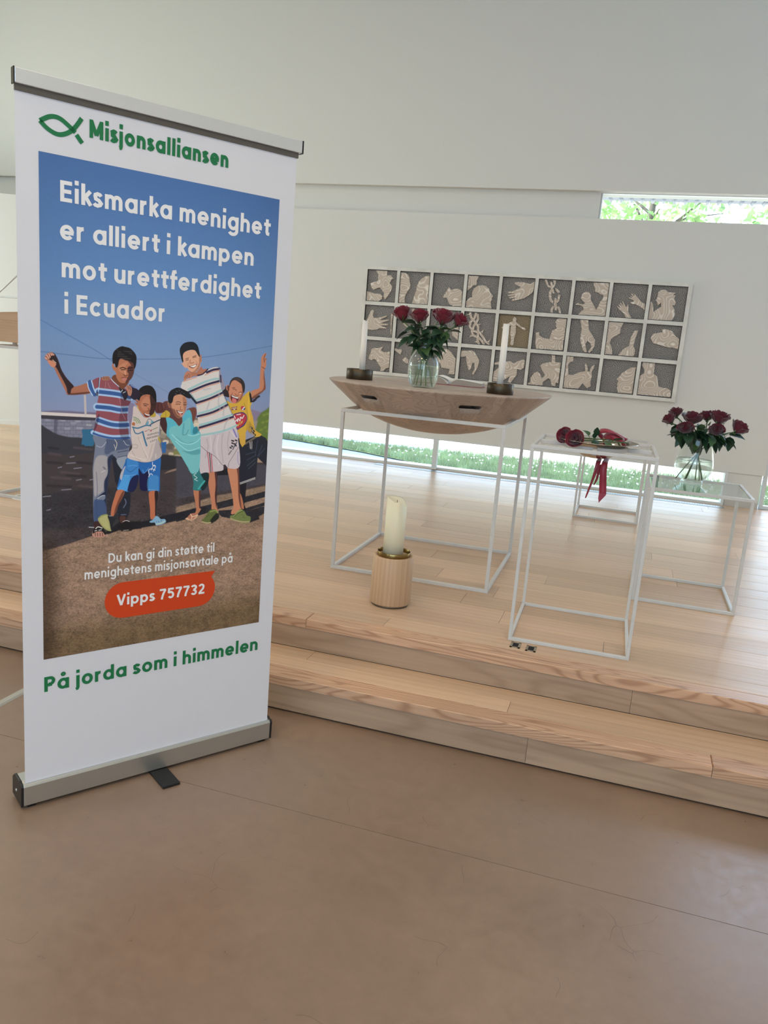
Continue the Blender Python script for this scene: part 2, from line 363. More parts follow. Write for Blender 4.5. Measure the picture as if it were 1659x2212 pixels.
window('window_3', -0.492, XE, R0, R1, YW + 0.10, (), t=0.012)

# convector grille set into the floor along the low window
gr = MB().box(-2.344, 0.925, 7.50, 7.60, ST - 0.002, ST + 0.0015)
gr = gr.build('floor_grille', M_grille); tag(gr, 'long narrow grey floor grille set along the foot of the low window', 'grille')
gs = MB()
for i in range(150): gs.box(-2.33 + i * 0.0217, -2.33 + i * 0.0217 + 0.012, 7.507, 7.593, ST + 0.0015, ST + 0.003)
tag(gs.build('grille_slats', mat('grille_slat', 'a9adad', 0.4, metal=0.5), gr), kind='stuff')

struct(MB().box(XL, XR, 7.70, 7.985, -0.1, ST - 0.004).build('trim_1', mat('window_threshold', 'cfd3d4', 0.5)))

# ------------------------------------------------------------------ outdoors
GZ = 0.235
struct(MB().box(-30, 30, 7.98, 8.9, -0.2, GZ - 0.02).build('gravel_strip', mat('bluish_gravel', 'a9c6de', 0.9, bump=0.6, bscale=60, var=0.15, vscale=40)))
gp = [(-14, 9.6), (-4.6, 9.06), (-3.8, 8.95), (-2.88, 8.66), (-1.97, 8.25), (-0.76, 8.20), (0.9, 8.15), (6, 8.1), (12, 8.1), (12, 9.9), (0.33, 9.62), (-0.97, 9.62), (-1.9, 9.45), (-3.1, 9.2), (-3.9, 9.05), (-4.6, 9.07)]
gm = MB(); gm.add([(x, yy, GZ) for x, yy in gp], [tuple(range(len(gp)))])
lawn = gm.build('lawn', mat('lawn_soil', 'a5b58c', 0.95, var=0.3, vscale=6)); struct(lawn)
struct(MB().box(-40, 40, 8.0, 9.7, GZ - 0.25, GZ - 0.012).build('paving_outside', mat('outside_gravel', 'a9c6de', 0.95, bump=0.5, bscale=90, var=0.18, vscale=60)))
struct(MB().box(-60, 60, 8.0, 70, -0.5, GZ - 0.03).box(-60, 60, -60, 8.0, -0.6, -0.25).build('ground_outside', mat('pale_sunlit_ground', 'd8cfc0', 0.95)))  # coloured pale instead of lawn green so the sunlit ground burns out white

def gy(x):
    for (a, ya), (b_, yb) in zip(gp[:8], gp[1:8]):
        if a <= x <= b_: return ya + (yb - ya) * (x - a) / (b_ - a)
    return 9.0
rg = np.random.default_rng(5); N = 34000
gx = rg.uniform(-5.0, 3.2, N); g0 = np.array([gy(v) for v in gx]); gfar = np.interp(gx, [-5.0, -3.9, -3.1, -1.9, -0.97, 3.2], [9.08, 9.08, 9.24, 9.5, 9.68, 9.75]); gyy = g0 + (rg.random(N) ** 1.2) * (gfar - g0) + 0.02
h_ = rg.uniform(0.03, 0.085, N) * (1 + 0.5 * (rg.random(N) > 0.93)); wd = rg.uniform(0.0025, 0.0055, N); aa = rg.uniform(0, 2 * PI, N)
lx = rg.normal(0, 0.025, N); ly = rg.normal(0, 0.025, N)
V = np.zeros((N, 3, 3)); V[:, 0, 0] = gx - wd * np.cos(aa); V[:, 0, 1] = gyy - wd * np.sin(aa); V[:, 1, 0] = gx + wd * np.cos(aa); V[:, 1, 1] = gyy + wd * np.sin(aa)
V[:, 2, 0] = gx + lx; V[:, 2, 1] = gyy + ly; V[:, :2, 2] = GZ; V[:, 2, 2] = GZ + h_
def tris(name, V, m):
    n = len(V); me = bpy.data.meshes.new(name); me.vertices.add(n * 3); me.vertices.foreach_set('co', V.reshape(-1))
    me.loops.add(n * 3); me.loops.foreach_set('vertex_index', np.arange(n * 3)); me.polygons.add(n)
    me.polygons.foreach_set('loop_start', np.arange(n) * 3); me.polygons.foreach_set('loop_total', np.full(n, 3)); me.update(calc_edges=True)
    me.materials.append(m); o = bpy.data.objects.new(name, me); COL.objects.link(o); return o
M_grass = mat('grass_blades', 'a9bd95', 0.7, var=0.35, vscale=5)
tag(tris('meadow_grass', V, M_grass), 'rough green meadow grass with daisies behind the low window', 'grass', kind='stuff')
ds = MB(); rd = random.Random(3)
for i in range(260):
    x = rd.uniform(-3.6, 1.6); yy = gy(x) + rd.uniform(0.1, 1.2); z = GZ + rd.uniform(0.05, 0.09)
    ds.add([(x + 0.011 * math.cos(k * PI / 3), yy + 0.011 * math.sin(k * PI / 3), z + 0.004 * math.sin(k)) for k in range(6)], [(0, 1, 2, 3, 4, 5)])
    ds.tube([(x, yy, GZ), (x, yy, z)], 0.0012, 3, caps=False)
tag(ds.build('daisies', mat('daisy_white', 'f4f4ee', 0.7)), 'white daisies scattered in the meadow grass', 'flowers', kind='stuff')

# eave outside the high slot window: fascia board with screws, corrugated sheet
ev = thing('roof_eave', 'pale roof edge board with screws above the corrugated sheet, outside the high window', 'eave')
MB().box(-2.5, 4.6, 8.5, 8.53, 3.045, 3.20).build('fascia_board', mat('pale_fascia', 'dfe0c8', 0.6), ev)
cs = MB()
for i in range(71):
    x = -2.5 + i * 0.1
    cs.lathe([(0.0, 0), (0.028, 0)], 8, (0, 0, 0)) if False else cs.tube([(x + 0.05, 8.36, 3.032), (x + 0.05, 8.62, 3.032)], 0.017, 8)
cs.box(-2.5, 4.6, 8.36, 8.62, 3.036, 3.046)
cs.build('corrugated_sheet', mat('zinc_sheet', '8f93a0', 0.5, metal=0.3), ev)
for i in range(22): MB().lathe([(0.0, 0.006), (0.006, 0.004), (0.007, 0)], 8, (0, 0, 0)).build('screw', M_blackp, ev, loc=(-2.3 + i * 0.33, 8.4995, 3.07), rot=(PI / 2, 0, 0))
# tree beyond
def tree(name, label, x, y, zt, seed, crown, nl):
    r_ = random.Random(seed); t = thing(name, label, 'tree', (x, y, GZ - 0.01), group=None)
    tb = MB(); tb.tube([(0, 0, 0), (0.05, 0, zt * 0.4), (0.0, 0.05, zt * 0.7), (0.1, 0, zt)], [0.12, 0.09, 0.06, 0.02], 8)
    for k in range(26):
        a = r_.uniform(0, 2 * PI); z0 = zt * r_.uniform(0.35, 0.9); L_ = crown * r_.uniform(0.5, 1.0)
        p0 = Vector((0.03, 0.02, z0)); p1 = p0 + Vector((math.cos(a) * L_, math.sin(a) * L_, L_ * r_.uniform(0.0, 0.7)))
        tb.tube([p0, (p0 + p1) / 2 + Vector((0, 0, 0.1)), p1], [0.028, 0.016, 0.006], 5)
    tb.build('trunk', mat('bark', '6a6258', 0.9), t)
    n = nl; rg2 = np.random.default_rng(seed); V = np.zeros((n, 3, 3))
    cl = rg2.normal(0, 1, (40, 3)); cl /= np.linalg.norm(cl, axis=1)[:, None]; cl *= rg2.uniform(0.35, 1.0, (40, 1)) * crown; cl[:, 2] = cl[:, 2] * 0.8 + zt * 0.78
    c = cl[rg2.integers(0, 40, n)] + rg2.normal(0, 0.20, (n, 3)); s_ = 0.05
    for k in range(3): V[:, k] = c + rg2.normal(0, s_, (n, 3))
    lf = tris('foliage', V, mat('tree_leaves', 'a9cf86', 0.6, var=0.3, vscale=3)); lf.parent = t; tag(lf, kind='stuff')
    return t
tree('garden_tree', 'leafy green tree seen through the high window slot', -0.1, 13.5, 4.6, 4, 1.7, 2600)
PRINT = '''p|6e6980|1|1|0|-4,685 37,681 76,682 105,684 153,686 153,695 -4,696
p|7d738c|1|1.6|0|660,674 683,675 707,680 749,676 752,719 658,719
q|3e373a|1|1.8|0|-10,739 153,759 396,802 772,799 825,1671 -18,1491
q|777789|1|0|0|1,700 153,707 153,768 1,767
s|5c5c6e|1|0|1.2|0,714 150,717
s|5c5c6e|1|0|1|5,705 5,714
s|5c5c6e|1|0|1|22,705 21,714
s|5c5c6e|1|0|1|38,704 38,714
s|5c5c6e|1|0|1.1|55,704 54,713
s|5c5c6e|1|0|1.1|71,704 71,713
s|5c5c6e|1|0|1.1|88,704 88,713
s|5c5c6e|1|0|1.1|105,704 105,713
s|5c5c6e|1|0|1.1|122,704 122,713
s|5c5c6e|1|0|1.1|140,704 140,713
s|5c5c6e|1|0|1.2|0,724 150,728
s|5c5c6e|1|0|1|13,715 13,724
s|5c5c6e|1|0|1|30,715 29,724
s|5c5c6e|1|0|1.1|46,715 46,724
s|5c5c6e|1|0|1.1|63,715 63,724
s|5c5c6e|1|0|1.1|79,715 79,724
s|5c5c6e|1|0|1.1|96,715 96,724
s|5c5c6e|1|0|1.1|113,715 113,724
s|5c5c6e|1|0|1.1|131,715 131,724
s|5c5c6e|1|0|1.1|148,715 148,725
s|5c5c6e|1|0|1.2|0,735 150,740
s|5c5c6e|1|0|1|5,726 5,735
s|5c5c6e|1|0|1|21,726 21,735
s|5c5c6e|1|0|1.1|38,726 38,735
s|5c5c6e|1|0|1.1|54,726 54,735
s|5c5c6e|1|0|1.1|71,726 71,735
s|5c5c6e|1|0|1.1|88,726 88,735
s|5c5c6e|1|0|1.1|105,726 105,736
s|5c5c6e|1|0|1.1|122,726 122,736
s|5c5c6e|1|0|1.1|140,726 140,736
s|5c5c6e|1|0|1.2|0,746 150,751
s|5c5c6e|1|0|1|13,737 13,746
s|5c5c6e|1|0|1.1|29,737 29,746
s|5c5c6e|1|0|1.1|46,737 46,746
s|5c5c6e|1|0|1.1|63,737 63,746
s|5c5c6e|1|0|1.1|79,737 79,746
s|5c5c6e|1|0|1.1|96,737 96,747
s|5c5c6e|1|0|1.1|113,737 113,747
s|5c5c6e|1|0|1.1|131,737 131,747
s|5c5c6e|1|0|1.1|148,738 148,747
s|5c5c6e|1|0|1.2|0,757 150,762
s|5c5c6e|1|0|1|5,748 5,757
s|5c5c6e|1|0|1.1|21,748 21,757
s|5c5c6e|1|0|1.1|38,748 38,757
s|5c5c6e|1|0|1.1|54,748 54,757
s|5c5c6e|1|0|1.1|71,748 71,757
s|5c5c6e|1|0|1.1|88,748 88,758
s|5c5c6e|1|0|1.1|105,748 105,758
s|5c5c6e|1|0|1.1|122,749 122,758
s|5c5c6e|1|0|1.1|140,749 140,758
s|8e8fa0|0.6|0.5|6.6|14,708 22,709
s|9a9aa6|0.6|0.5|6.7|54,708 63,709
s|8d909f|0.6|0.5|6.7|83,717 94,717
s|9a9ba8|0.6|0.5|6.8|100,731 112,732
s|a0a0a8|0.6|0.5|6.8|128,722 138,723
s|9798a5|0.6|0.5|6.7|66,733 76,733
s|83859a|0.6|0.5|6.6|17,731 28,731
s|989aa6|0.6|0.5|6.8|97,712 106,712
s|8a8c9c|0.6|0.5|6.8|125,712 135,712
q|4a4a5c|0.7|0|0|35,707 45,707 42,761 33,761
q|c9bfbb|1|0|0|-4,685 153,692 153,701 -4,694
q|3a3640|1|0.5|0|-4,694 153,701 152,709 61,708 -5,704
p|34343c|1|1.4|0|-8,724 18,734 42,748 76,757 114,761 146,784 150,804 -9,800
q|2d6384|1|0|0|117,737 150,733 148,780 111,780
q|2d6384|1|0.5|0|112,735 146,735 146,785 120,784
s|b4aaab|1|0|6.4|121,638 123,690
q|756b62|1|0.9|0|348,700 485,700 490,819 351,816
s|bdb0a0|0.8|1.4|14.1|357,730 364,731
s|a89c8c|0.8|1.4|17.2|362,745 371,746
s|8f8678|0.8|1.4|14.1|356,756 363,757
s|c8bba8|0.8|1.4|14.4|469,714 476,715
s|d6c8b4|0.8|1.4|17.6|467,725 477,726
s|cfc4b6|0.8|1.4|12.6|366,775 373,776
s|8a8272|0.8|1.4|14.3|389,774 397,775
s|7d8045|0.8|1.4|22.4|404,814 416,815
s|c2b69a|0.8|1.4|9.6|396,793 401,794
s|cabda4|0.8|1.4|11.2|385,814 391,815
s|d0c3aa|0.8|1.4|20.9|404,827 415,828
s|55504e|0.8|1.4|19|380,790 390,791
q|2f5f98|1|0.3|0|354,777 372,775 371,809 359,811
q|2c2a30|1|1.9|0|351,813 483,829 484,868 352,864
p|5d7136|1|1.9|0|701,684 718,673 744,668 751,787 686,782 680,732 689,703
s|86953f|0.6|1.9|6.2|712,690 719,688
s|86953f|0.6|1.9|6.2|725,711 732,709
s|86953f|0.6|1.9|6.2|709,715 715,713
s|86953f|0.6|1.9|6.2|726,686 733,684
s|86953f|0.6|1.9|6.3|719,732 726,730
s|86953f|0.6|1.9|6.3|729,744 736,742
s|86953f|0.6|1.9|6.2|703,740 710,738
q|8d8580|1|1.2|0|665,711 692,707 686,736 670,736
q|8c7466|1|1.3|0|382,867 449,849 459,855 365,876
q|9c8472|1|1.3|0|691,831 749,833 750,852 690,850
q|44424c|1|2.4|0|405,824 494,844 736,860 739,925 409,959
q|86705f|1|2.8|0|409,987 468,975 559,956 604,952 740,931 743,985 411,1034
q|2a2a31|0.7|5.4|0|-7,921 150,911 263,917 245,1032 61,1028 -8,1023
s|8a8794|0.7|0.4|2.9|55,912 81,911
s|8a8794|0.7|0.4|2.9|3,929 24,928
s|8a8794|0.7|0.4|2.9|97,885 111,883
s|8a8794|0.7|0.4|2.9|79,816 90,814
s|8a8794|0.7|0.4|2.9|45,846 55,844
s|8a8794|0.7|0.4|2.9|90,850 111,848
s|8a8794|0.7|0.4|2.9|13,970 23,968
s|8a8794|0.7|0.4|3|136,886 147,884
s|8a8794|0.7|0.4|2.9|69,834 95,833
s|5d4f52|0.5|1.8|6.1|90,788 143,795
s|5d4f52|0.5|1.8|6|19,803 53,809
s|5d4f52|0.5|1.8|6.1|53,859 105,867
s|5d4f52|0.5|1.8|6.3|105,902 150,909
s|5d4f52|0.5|1.8|6.1|27,873 79,880
s|1f1d24|0.6|2.2|7.3|70,869 123,875
s|1f1d24|0.6|2.1|7.1|14,829 58,834
s|1f1d24|0.6|2.2|7.3|97,832 141,837
s|1f1d24|0.6|2.2|7.2|14,897 82,904
s|1f1d24|0.6|2.1|7.1|20,787 45,791
q|8f7563|1|1|0|-14,1095 87,1073 164,1052 224,1041 306,1036 375,1027 435,1019 491,1002 572,985 782,953 825,1671 -18,1491
q|5c4a2e|0.75|45.8|0|-16,1336 803,1316 825,1671 -18,1491
q|3a2c22|0.8|29.1|0|-13,1054 32,1058 49,1245 29,1448 -18,1491
q|2c2115|0.7|55.3|0|802,1291 742,1405 623,1476 825,1671
q|26262d|1|0.4|0|410,1007 473,994 529,985 612,970 651,968 750,948 751,969 654,988 561,1002 517,1014 411,1036
q|26262d|1|0.4|0|559,1008 655,1008 752,987 753,999 672,1016 710,1007 753,1004 754,1021 712,1040 717,1049 679,1059 615,1041 571,1030 562,1021
q|1d1e26|1|0.6|0|245,1029 309,1024 375,1011 443,1000 513,993 514,1015 444,1023 418,1031 359,1040 293,1046 230,1052
q|1b1b22|1|1.2|0|169,1053 188,1047 226,1021 295,1024 296,1048 224,1048 192,1057
N
s|4a6a9c|1|0|1.6|-18,424 99,481 149,506 199,535
s|5c6c98|0.7|0|1.2|199,535 288,580 355,613 457,666
s|4d6c96|1|0|1.8|-8,518 97,525 190,529 410,518 552,498 752,455
q|20232f|1|0|0|619,766 649,772 701,755 726,767 736,783 736,865 698,834 695,906 635,921 623,865
s|3b4356|0.8|0.4|2.9|653,822 688,813
s|3b4356|0.8|0.4|2.9|657,841 691,825
s|3b4356|0.8|0.4|2.9|660,860 689,838
s|3b4356|0.8|0.4|2.9|665,871 690,850
s|3b4356|0.8|0.4|3|698,832 723,803
s|3b4356|0.8|0.4|3|700,825 713,792
s|3b4356|0.8|0.4|2.9|688,823 695,775
s|3b4356|0.8|0.4|2.9|676,808 661,795
q|1c1c24|1|0|0|547,875 591,864 597,889 548,889
q|1a1a22|1|0|0|633,918 660,913 658,963 655,995 665,1013 644,1016 636,951
p|b07052|1|0|0|637,954 647,975 654,1006 647,1007 639,986
s|c4c2c0|1|0|1.9|635,918 692,902
s|c4c2c0|1|0|1.9|636,922 692,906
s|857a68|1|0|5.4|649,786 698,757
s|1c1c24|1|0|1.7|649,787 699,757
s|aaa7a5|1|0|3.3|666,780 669,802
s|aaa7a5|1|0|2.5|673,778 674,802
p|c79f3c|1|0|0|573,644 598,652 630,631 657,611 666,646 662,666 673,697 684,738 709,755 688,763 663,744 650,744 637,793 630,773 613,732 593,685
q|c49a42|1|0|0|623,760 649,752 649,785 638,797 629,783
s|a98432|0.6|0.8|4.4|638,651 652,691 652,740
s|dcb548|0.6|0.8|4.4|655,630 655,660 661,701
p|9f7c3a|0.7|0.6|0|659,711 672,724 684,740 673,752 656,744
q|1d1a22|1|0|0|656,611 663,622 669,646 661,649 655,622
s|2a2328|1|0|6.9|665,634 670,632
s|2a2328|1|0|6.9|674,640 680,638
s|2a2328|1|0|6.9|681,634 686,631
s|2a2328|1|0|6.9|688,629 693,627
s|2a2328|1|0|6.9|670,644 675,642
s|2a2730|1|0|5.3|665,730 672,734
s|d8cfc0|1|0|1.4|665,730 668,733
s|2a2730|1|0|5.4|672,740 680,744
s|d8cfc0|1|0|1.4|672,740 676,744
s|2a2730|1|0|5.4|678,752 685,757
s|d8cfc0|1|0|1.4|678,752 681,756
s|2a2730|1|0|5.4|670,746 678,750
s|d8cfc0|1|0|1.4|670,746 674,750
p|b5785c|1|0|0|662,612 677,605 691,599 692,579 693,540 694,524 694,502 701,490 709,484 713,488 708,500 715,501 713,511 714,527 708,540 711,568 716,598 710,608 692,621 669,636
p|5d3630|0.8|0.6|0|706,540 711,568 716,598 710,608 692,622 671,637 667,630 687,617 705,605 709,588 706,564
s|5f3a34|1|0|2.4|709,487 704,502 707,514
s|5f3a34|1|0|1.8|714,502 709,507
s|7e4c40|1|0|2.8|698,530 710,536
p|b23a4a|1|0|0|626,666 628,661 634,660 641,663 642,668 640,673 634,675 628,672
p|e8e4e4|1|0|0|631,672 638,663 642,665 642,669 638,674
p|2d3a6c|1|0|0|635,672 641,665 643,668 640,673
s|7a3f52|1|0|4.4|594,667 611,664
s|7a3f52|1|0|4|594,672 611,671
s|d9c9c4|1|0|1.4|595,668 609,665
s|e4d9d2|1|0|2|600,672 605,671
p|3a3568|1|0|0|598,693 617,682 637,681 649,691 651,707 642,724 626,734 614,736
p|ad3443|1|0|0|600,695 617,685 636,684 647,693 648,707 639,720 625,731 615,732
s|ded8d8|1|0|2.8|603,693 608,701
s|ded8d8|1|0|2.8|612,689 626,687
s|ded8d8|1|0|3.2|608,711 614,705 616,711
s|ded8d8|1|0|3|617,711 618,701 625,709 626,697
s|ded8d8|1|0|3|629,697 633,701 639,691
s|cfa94a|1|0|2.6|617,721 619,726 621,719
s|cfa94a|1|0|2.6|624,713 626,721
s|cfa94a|1|0|2.6|630,711 631,717 635,709
p|2c222a|1|0.2|0|554,612 567,598 578,602 585,612 584,632 561,627
p|be8064|1|0|0|580,598 588,583 601,575 621,579 633,600 634,618 627,638 614,649 598,652 586,644 582,626 578,613 572,608 571,596 577,592
p|7a4a3c|0.75|0.6|0|624,583 635,602 634,618 627,638 614,649 604,651 617,639 626,623 628,607
p|2e2628|1|0|0|581,602 584,581 596,569 614,567 630,576 638,592 637,613 632,616 629,601 624,589 610,580 599,577 589,583
p|53433f|0.7|0.6|0|588,581 599,572 614,570 623,579 610,578 599,575
p|5a332c|1|0|0|574,596 580,596 581,612 576,610
s|4a2a26|1|0|1.8|595,606 601,605 608,610
s|4a2a26|1|0|1.8|616,618 623,614 629,617
s|efe4da|1|0|1.2|620,619 626,619
s|4a2a26|1|0|1.6|592,602 602,600
s|6b3f33|1|0|1.8|603,621 610,626 617,624
s|6e4134|1|0|1.4|594,617 589,627
p|5b1f22|1|0|0|588,625 603,628 617,632 615,641 608,648 597,650 589,639
p|eee6df|1|0|0|591,626 603,630 615,632 613,636 601,633 593,630
p|c56e6e|1|0|0|594,635 601,636 609,640 608,648 600,651 594,646
p|b8795c|1|0|0|517,877 543,876 549,916 547,957 555,1003 548,1008 535,1005 532,977 521,925
p|42262a|0.95|0.4|0|540,877 549,879 551,916 552,995 548,986 544,957 545,916
p|bd7f60|1|0|0|588,864 625,863 630,899 636,962 645,1008 621,1023 607,1023 608,1011 614,1001 609,961 595,903
p|5a3430|0.9|0.4|0|620,865 628,865 632,899 638,962 645,1005 639,998 631,962 626,898
p|5b6638|1|0|0|502,1037 511,1027 526,1006 539,1002 552,1006 559,1020 562,1031 549,1043 532,1049 503,1045
p|1f2420|1|0.6|0|531,1039 544,1023 557,1014 563,1031 549,1044 533,1050
s|a79a74|1|0|4.2|502,1042 518,1047 532,1047
s|84904e|1|0|4.2|530,1010 548,1007 556,1015
s|232b1a|1|0|1.9|518,1026 519,1026
s|232b1a|1|0|1.9|524,1022 525,1022
s|232b1a|1|0|1.9|533,1021 534,1021
s|232b1a|1|0|1.9|540,1020 540,1020
p|6c7846|1|0|0|604,1029 619,1027 630,1019 641,1009 656,1017 666,1032 681,1039 678,1057 651,1058 622,1048 605,1041
s|a79a74|1|0|4.3|606,1039 622,1046 651,1054 677,1055
s|87945a|1|0|5.1|617,1033 630,1019 646,1013
s|2a321e|1|0|1.7|617,1035 633,1022 651,1016
s|232b1a|1|0|1.9|647,1029 648,1029
s|232b1a|1|0|1.9|654,1033 655,1033
s|232b1a|1|0|1.9|652,1038 653,1038
s|232b1a|1|0|1.9|659,1040 660,1041
p|bfb3b8|1|0|0|483,761 534,755 573,745 609,729 621,770 631,861 585,865 576,857 571,871 556,875 525,877 486,879 483,812
q|3a2c33|1|0|0|571,855 577,853 587,864 576,867 572,873
s|9a8e96|0.6|0.8|3.2|538,759 531,793 536,817
s|9a8e96|0.6|0.8|3.2|564,751 562,794 570,847
s|9a8e96|0.6|0.8|3.2|508,767 514,793 506,829
s|9a8e96|0.6|0.8|3.2|588,745 583,784 589,810
s|d4cacd|0.6|0.8|3.6|549,757 544,799 555,854
s|d4cacd|0.6|0.8|3.6|521,761 525,797 523,809
s|d4cacd|0.6|0.8|3.7|595,745 607,760 616,766
s|b03449|1|0|2.8|513,811 517,837 523,876
s|b03449|1|0|2.8|526,818 529,846 533,876
s|16141a|1|0|3.2|519,813 523,841 527,877
s|e2dadd|1|0|1|516,812 521,845 525,876
s|57484e|1|0|1.4|484,786 512,810 541,826 559,846 572,858
s|57484e|1|0|1.4|623,797 599,835 591,847 589,864
s|7f76ad|1|0|5.3|601,735 610,752 615,762
s|8a82b0|0.7|0|3.3|623,813 623,840 628,855
s|27252f|1|0|4.9|598,774 605,776
s|27252f|1|0|4.9|611,773 617,775
s|27252f|1|0|4.9|599,782 603,784
s|27252f|1|0|4.9|607,785 613,787
s|27252f|1|0|4.9|593,797 597,799
s|27252f|1|0|4.9|598,792 602,794
s|27252f|1|0|4.9|611,790 615,792
s|3c3a44|1|0|3.3|603,804 609,792 616,781
s|77727a|1|0|4.5|589,820 598,808
p|c9c3c0|1|0|0|422,586 449,575 474,569 492,560 509,545 530,538 543,541 551,562 549,585 555,609 564,630 576,652 593,681 613,727 595,736 577,744 534,754 487,760 481,729 473,694 467,655 451,631 436,618 416,607 417,595
s|93b6b8|1|0|6.5|440,612 487,589 531,575 547,577
s|93b6b8|1|0|6.6|468,644 514,628 558,608
s|93b6b8|1|0|6.6|477,686 526,672 573,650
s|93b6b8|1|0|6.7|482,723 532,710 596,688
s|93b6b8|1|0|6.7|485,756 534,749 577,739 613,724
s|2c2747|1|0|6.9|442,619 487,600 515,590 547,581
s|2c2747|1|0|7|468,653 514,638 559,618
s|2c2747|1|0|7|474,695 527,681 577,657
s|2c2747|1|0|7.1|482,731 532,717 599,696
s|2c2747|1|0|6.9|501,556 522,547 544,543
s|c69483|1|0|3.3|444,625 488,606 515,596 545,588
s|c69483|1|0|3.3|470,659 514,643 560,625
s|c69483|1|0|3.3|482,699 527,687 578,663
s|c69483|1|0|3.4|483,736 533,723 600,701
s|c69483|1|0|3.3|495,564 522,553 544,548
s|c69483|1|0|3.2|423,587 449,578 466,572
s|9d9aa2|0.45|1.2|5.1|546,623 545,652 552,672
s|9d9aa2|0.45|1.2|5.2|565,662 564,691
s|9d9aa2|0.45|1.2|5.1|513,649 505,672
s|9d9aa2|0.45|1.2|5.2|584,701 572,721 568,742
s|9d9aa2|0.45|1.2|5|492,610 515,606
p|8d8698|1|0.2|0|544,543 552,562 564,591 567,604 555,610 549,587 544,574
s|2a2644|1|0|4.7|549,564 551,585
s|2f2b40|0.6|0.6|3.2|563,624 578,653 597,689
p|1f2531|1|0|0|430,616 446,621 468,646 467,656 455,644 445,634 434,627
s|8fb0b6|1|0|2.3|445,622 468,646
p|a76d56|1|0|0|444,554 465,557 481,538 486,546 500,545 490,560 474,568 457,569 447,575 444,566
s|241f35|1|0|3.8|470,566 484,563 496,554 504,545
p|b27862|1|0|0|423,578 428,561 438,554 450,566 447,575 437,577 427,584
s|5c3630|1|0|1.3|426,576 434,566
s|5c3630|1|0|1.3|432,576 440,562
s|5c3630|1|0|1.3|441,575 444,564
p|cf9c80|1|0|0|420,530 414,529 419,537 428,545 434,544 442,553 457,558 469,552 477,538 478,526 482,524 480,504 476,503 472,506 465,492 446,489 426,496 418,505
p|8e5a47|0.7|0.8|0|476,504 480,503 482,524 478,526 473,546 459,558 451,558 463,548 472,531 473,515
p|1b2026|1|0|0|417,526 412,511 408,495 410,483 420,471 436,465 454,465 467,475 473,494 476,509 471,506 465,498 458,490 444,489 426,496 419,507 421,526
s|5e3a31|1|0|1.9|428,518 438,514
s|5e3a31|1|0|1.9|451,510 463,505
s|3a211f|1|0|1.7|429,522 438,519
s|3a211f|1|0|1.7|452,513 463,509
s|92604c|1|0|1.9|444,520 443,530 456,527
p|7a3e36|1|0|0|439,539 450,537 465,531 463,539 453,545 444,543
p|f0e3dc|1|0|0|443,539 451,538 463,533 461,539 453,542
s|9c6a56|1|0|1.3|437,528 436,540
s|9c6a56|1|0|1.3|464,523 468,533
p|b07355|1|0|0|468,932 493,933 491,964 490,993 496,999 483,1016 471,1016 479,1001 474,969
p|42262a|0.9|0.4|0|487,933 494,935 493,964 494,993 489,991 487,964
p|caa78a|1|0|0|442,1028 453,1022 465,1022 486,1018 478,1029 461,1034
p|a9705a|1|0|0|450,1023 461,1012 474,1011 483,1015 476,1025 463,1032
s|d9b9a0|1|0|2.9|460,1013 467,1022 485,1017
s|d9b9a0|1|0|2.5|466,1022 463,1030
p|2f7678|1|0|0|447,867 456,860 483,852 491,880 516,879 518,886 507,904 496,934 467,933 467,912 460,883
p|14292e|1|0.4|0|492,882 519,880 518,914 506,934 496,936 492,919 502,903
s|3fa09c|1|0|6.1|485,930 505,906
s|14292e|1|0|6|469,860 483,856
s|14292e|1|0|3.2|451,871 462,863
s|bcd2d2|1|0|1.8|466,870 475,879 467,884 479,894 470,898 481,904
p|5c3836|1|0|0|357,655 376,649 387,669 399,694 421,697 418,725 401,716 371,702 348,698 367,681
p|3e2627|1|0|0|347,702 370,699 373,722 375,751 362,743 352,725
p|6c3f38|1|0|0|437,674 465,667 470,690 458,712 451,693
p|55a9bb|1|0|0|369,699 386,702 401,714 412,726 423,714 424,697 442,674 453,687 457,711 466,732 483,745 486,762 486,860 471,878 457,877 446,859 412,806 386,769 372,753 373,722
p|6fb3b8|1|0|0|380,735 403,724 412,727 426,714 449,700 452,746 461,756 485,754 486,860 471,878 457,877 446,859 412,806 386,769
p|2f7a8c|1|0.3|0|461,732 474,728 477,745 466,752 459,748
s|3f8c9f|0.6|0.8|5.4|428,719 425,751
p|3e8592|0.6|1|0|424,803 451,807 484,801 484,816 455,817
s|9fd4d6|1|0|1.9|389,752 416,776 447,784 471,778 485,766
s|9fd4d6|1|0|1.9|401,773 434,799 454,804 484,795
s|9fd4d6|1|0|1.9|443,754 461,757 482,751
s|34798a|0.5|0.5|1.6|402,758 437,781 462,777
s|40707c|0.8|0.3|1.9|444,738 437,752 426,754
p|5c3836|1|0|0|399,706 404,717 412,724 421,714 420,697 404,697
p|c08a6e|1|0|0|388,649 392,633 412,627 431,635 436,651 433,675 425,690 414,701 402,698 392,684 385,670 377,667 373,652 383,653
p|6a3f36|0.85|0.6|0|374,652 383,653 387,669 397,675 405,689 417,697 414,701 401,698 390,683 384,670 377,666
p|8e5a47|0.6|0.9|0|422,635 432,640 436,651 433,675 429,681 425,662
p|1a1a20|1|0|0|375,650 374,632 380,618 392,610 406,606 423,611 437,618 448,630 447,639 436,637 431,635 415,627 399,630 392,636 389,650 383,656
s|6c6a6a|1|0|1.2|400,617 404,619
s|6c6a6a|1|0|1.2|408,614 412,616
s|6c6a6a|1|0|1.2|417,618 420,620
s|6c6a6a|1|0|1.2|424,623 427,625
s|6c6a6a|1|0|1.2|412,623 416,625
s|6c6a6a|1|0|1.2|397,625 401,627
s|44251f|1|0|1.9|401,652 408,650 416,653
s|2b1815|1|0|2|400,658 408,657 414,658
s|2b1815|1|0|2|425,659 435,659
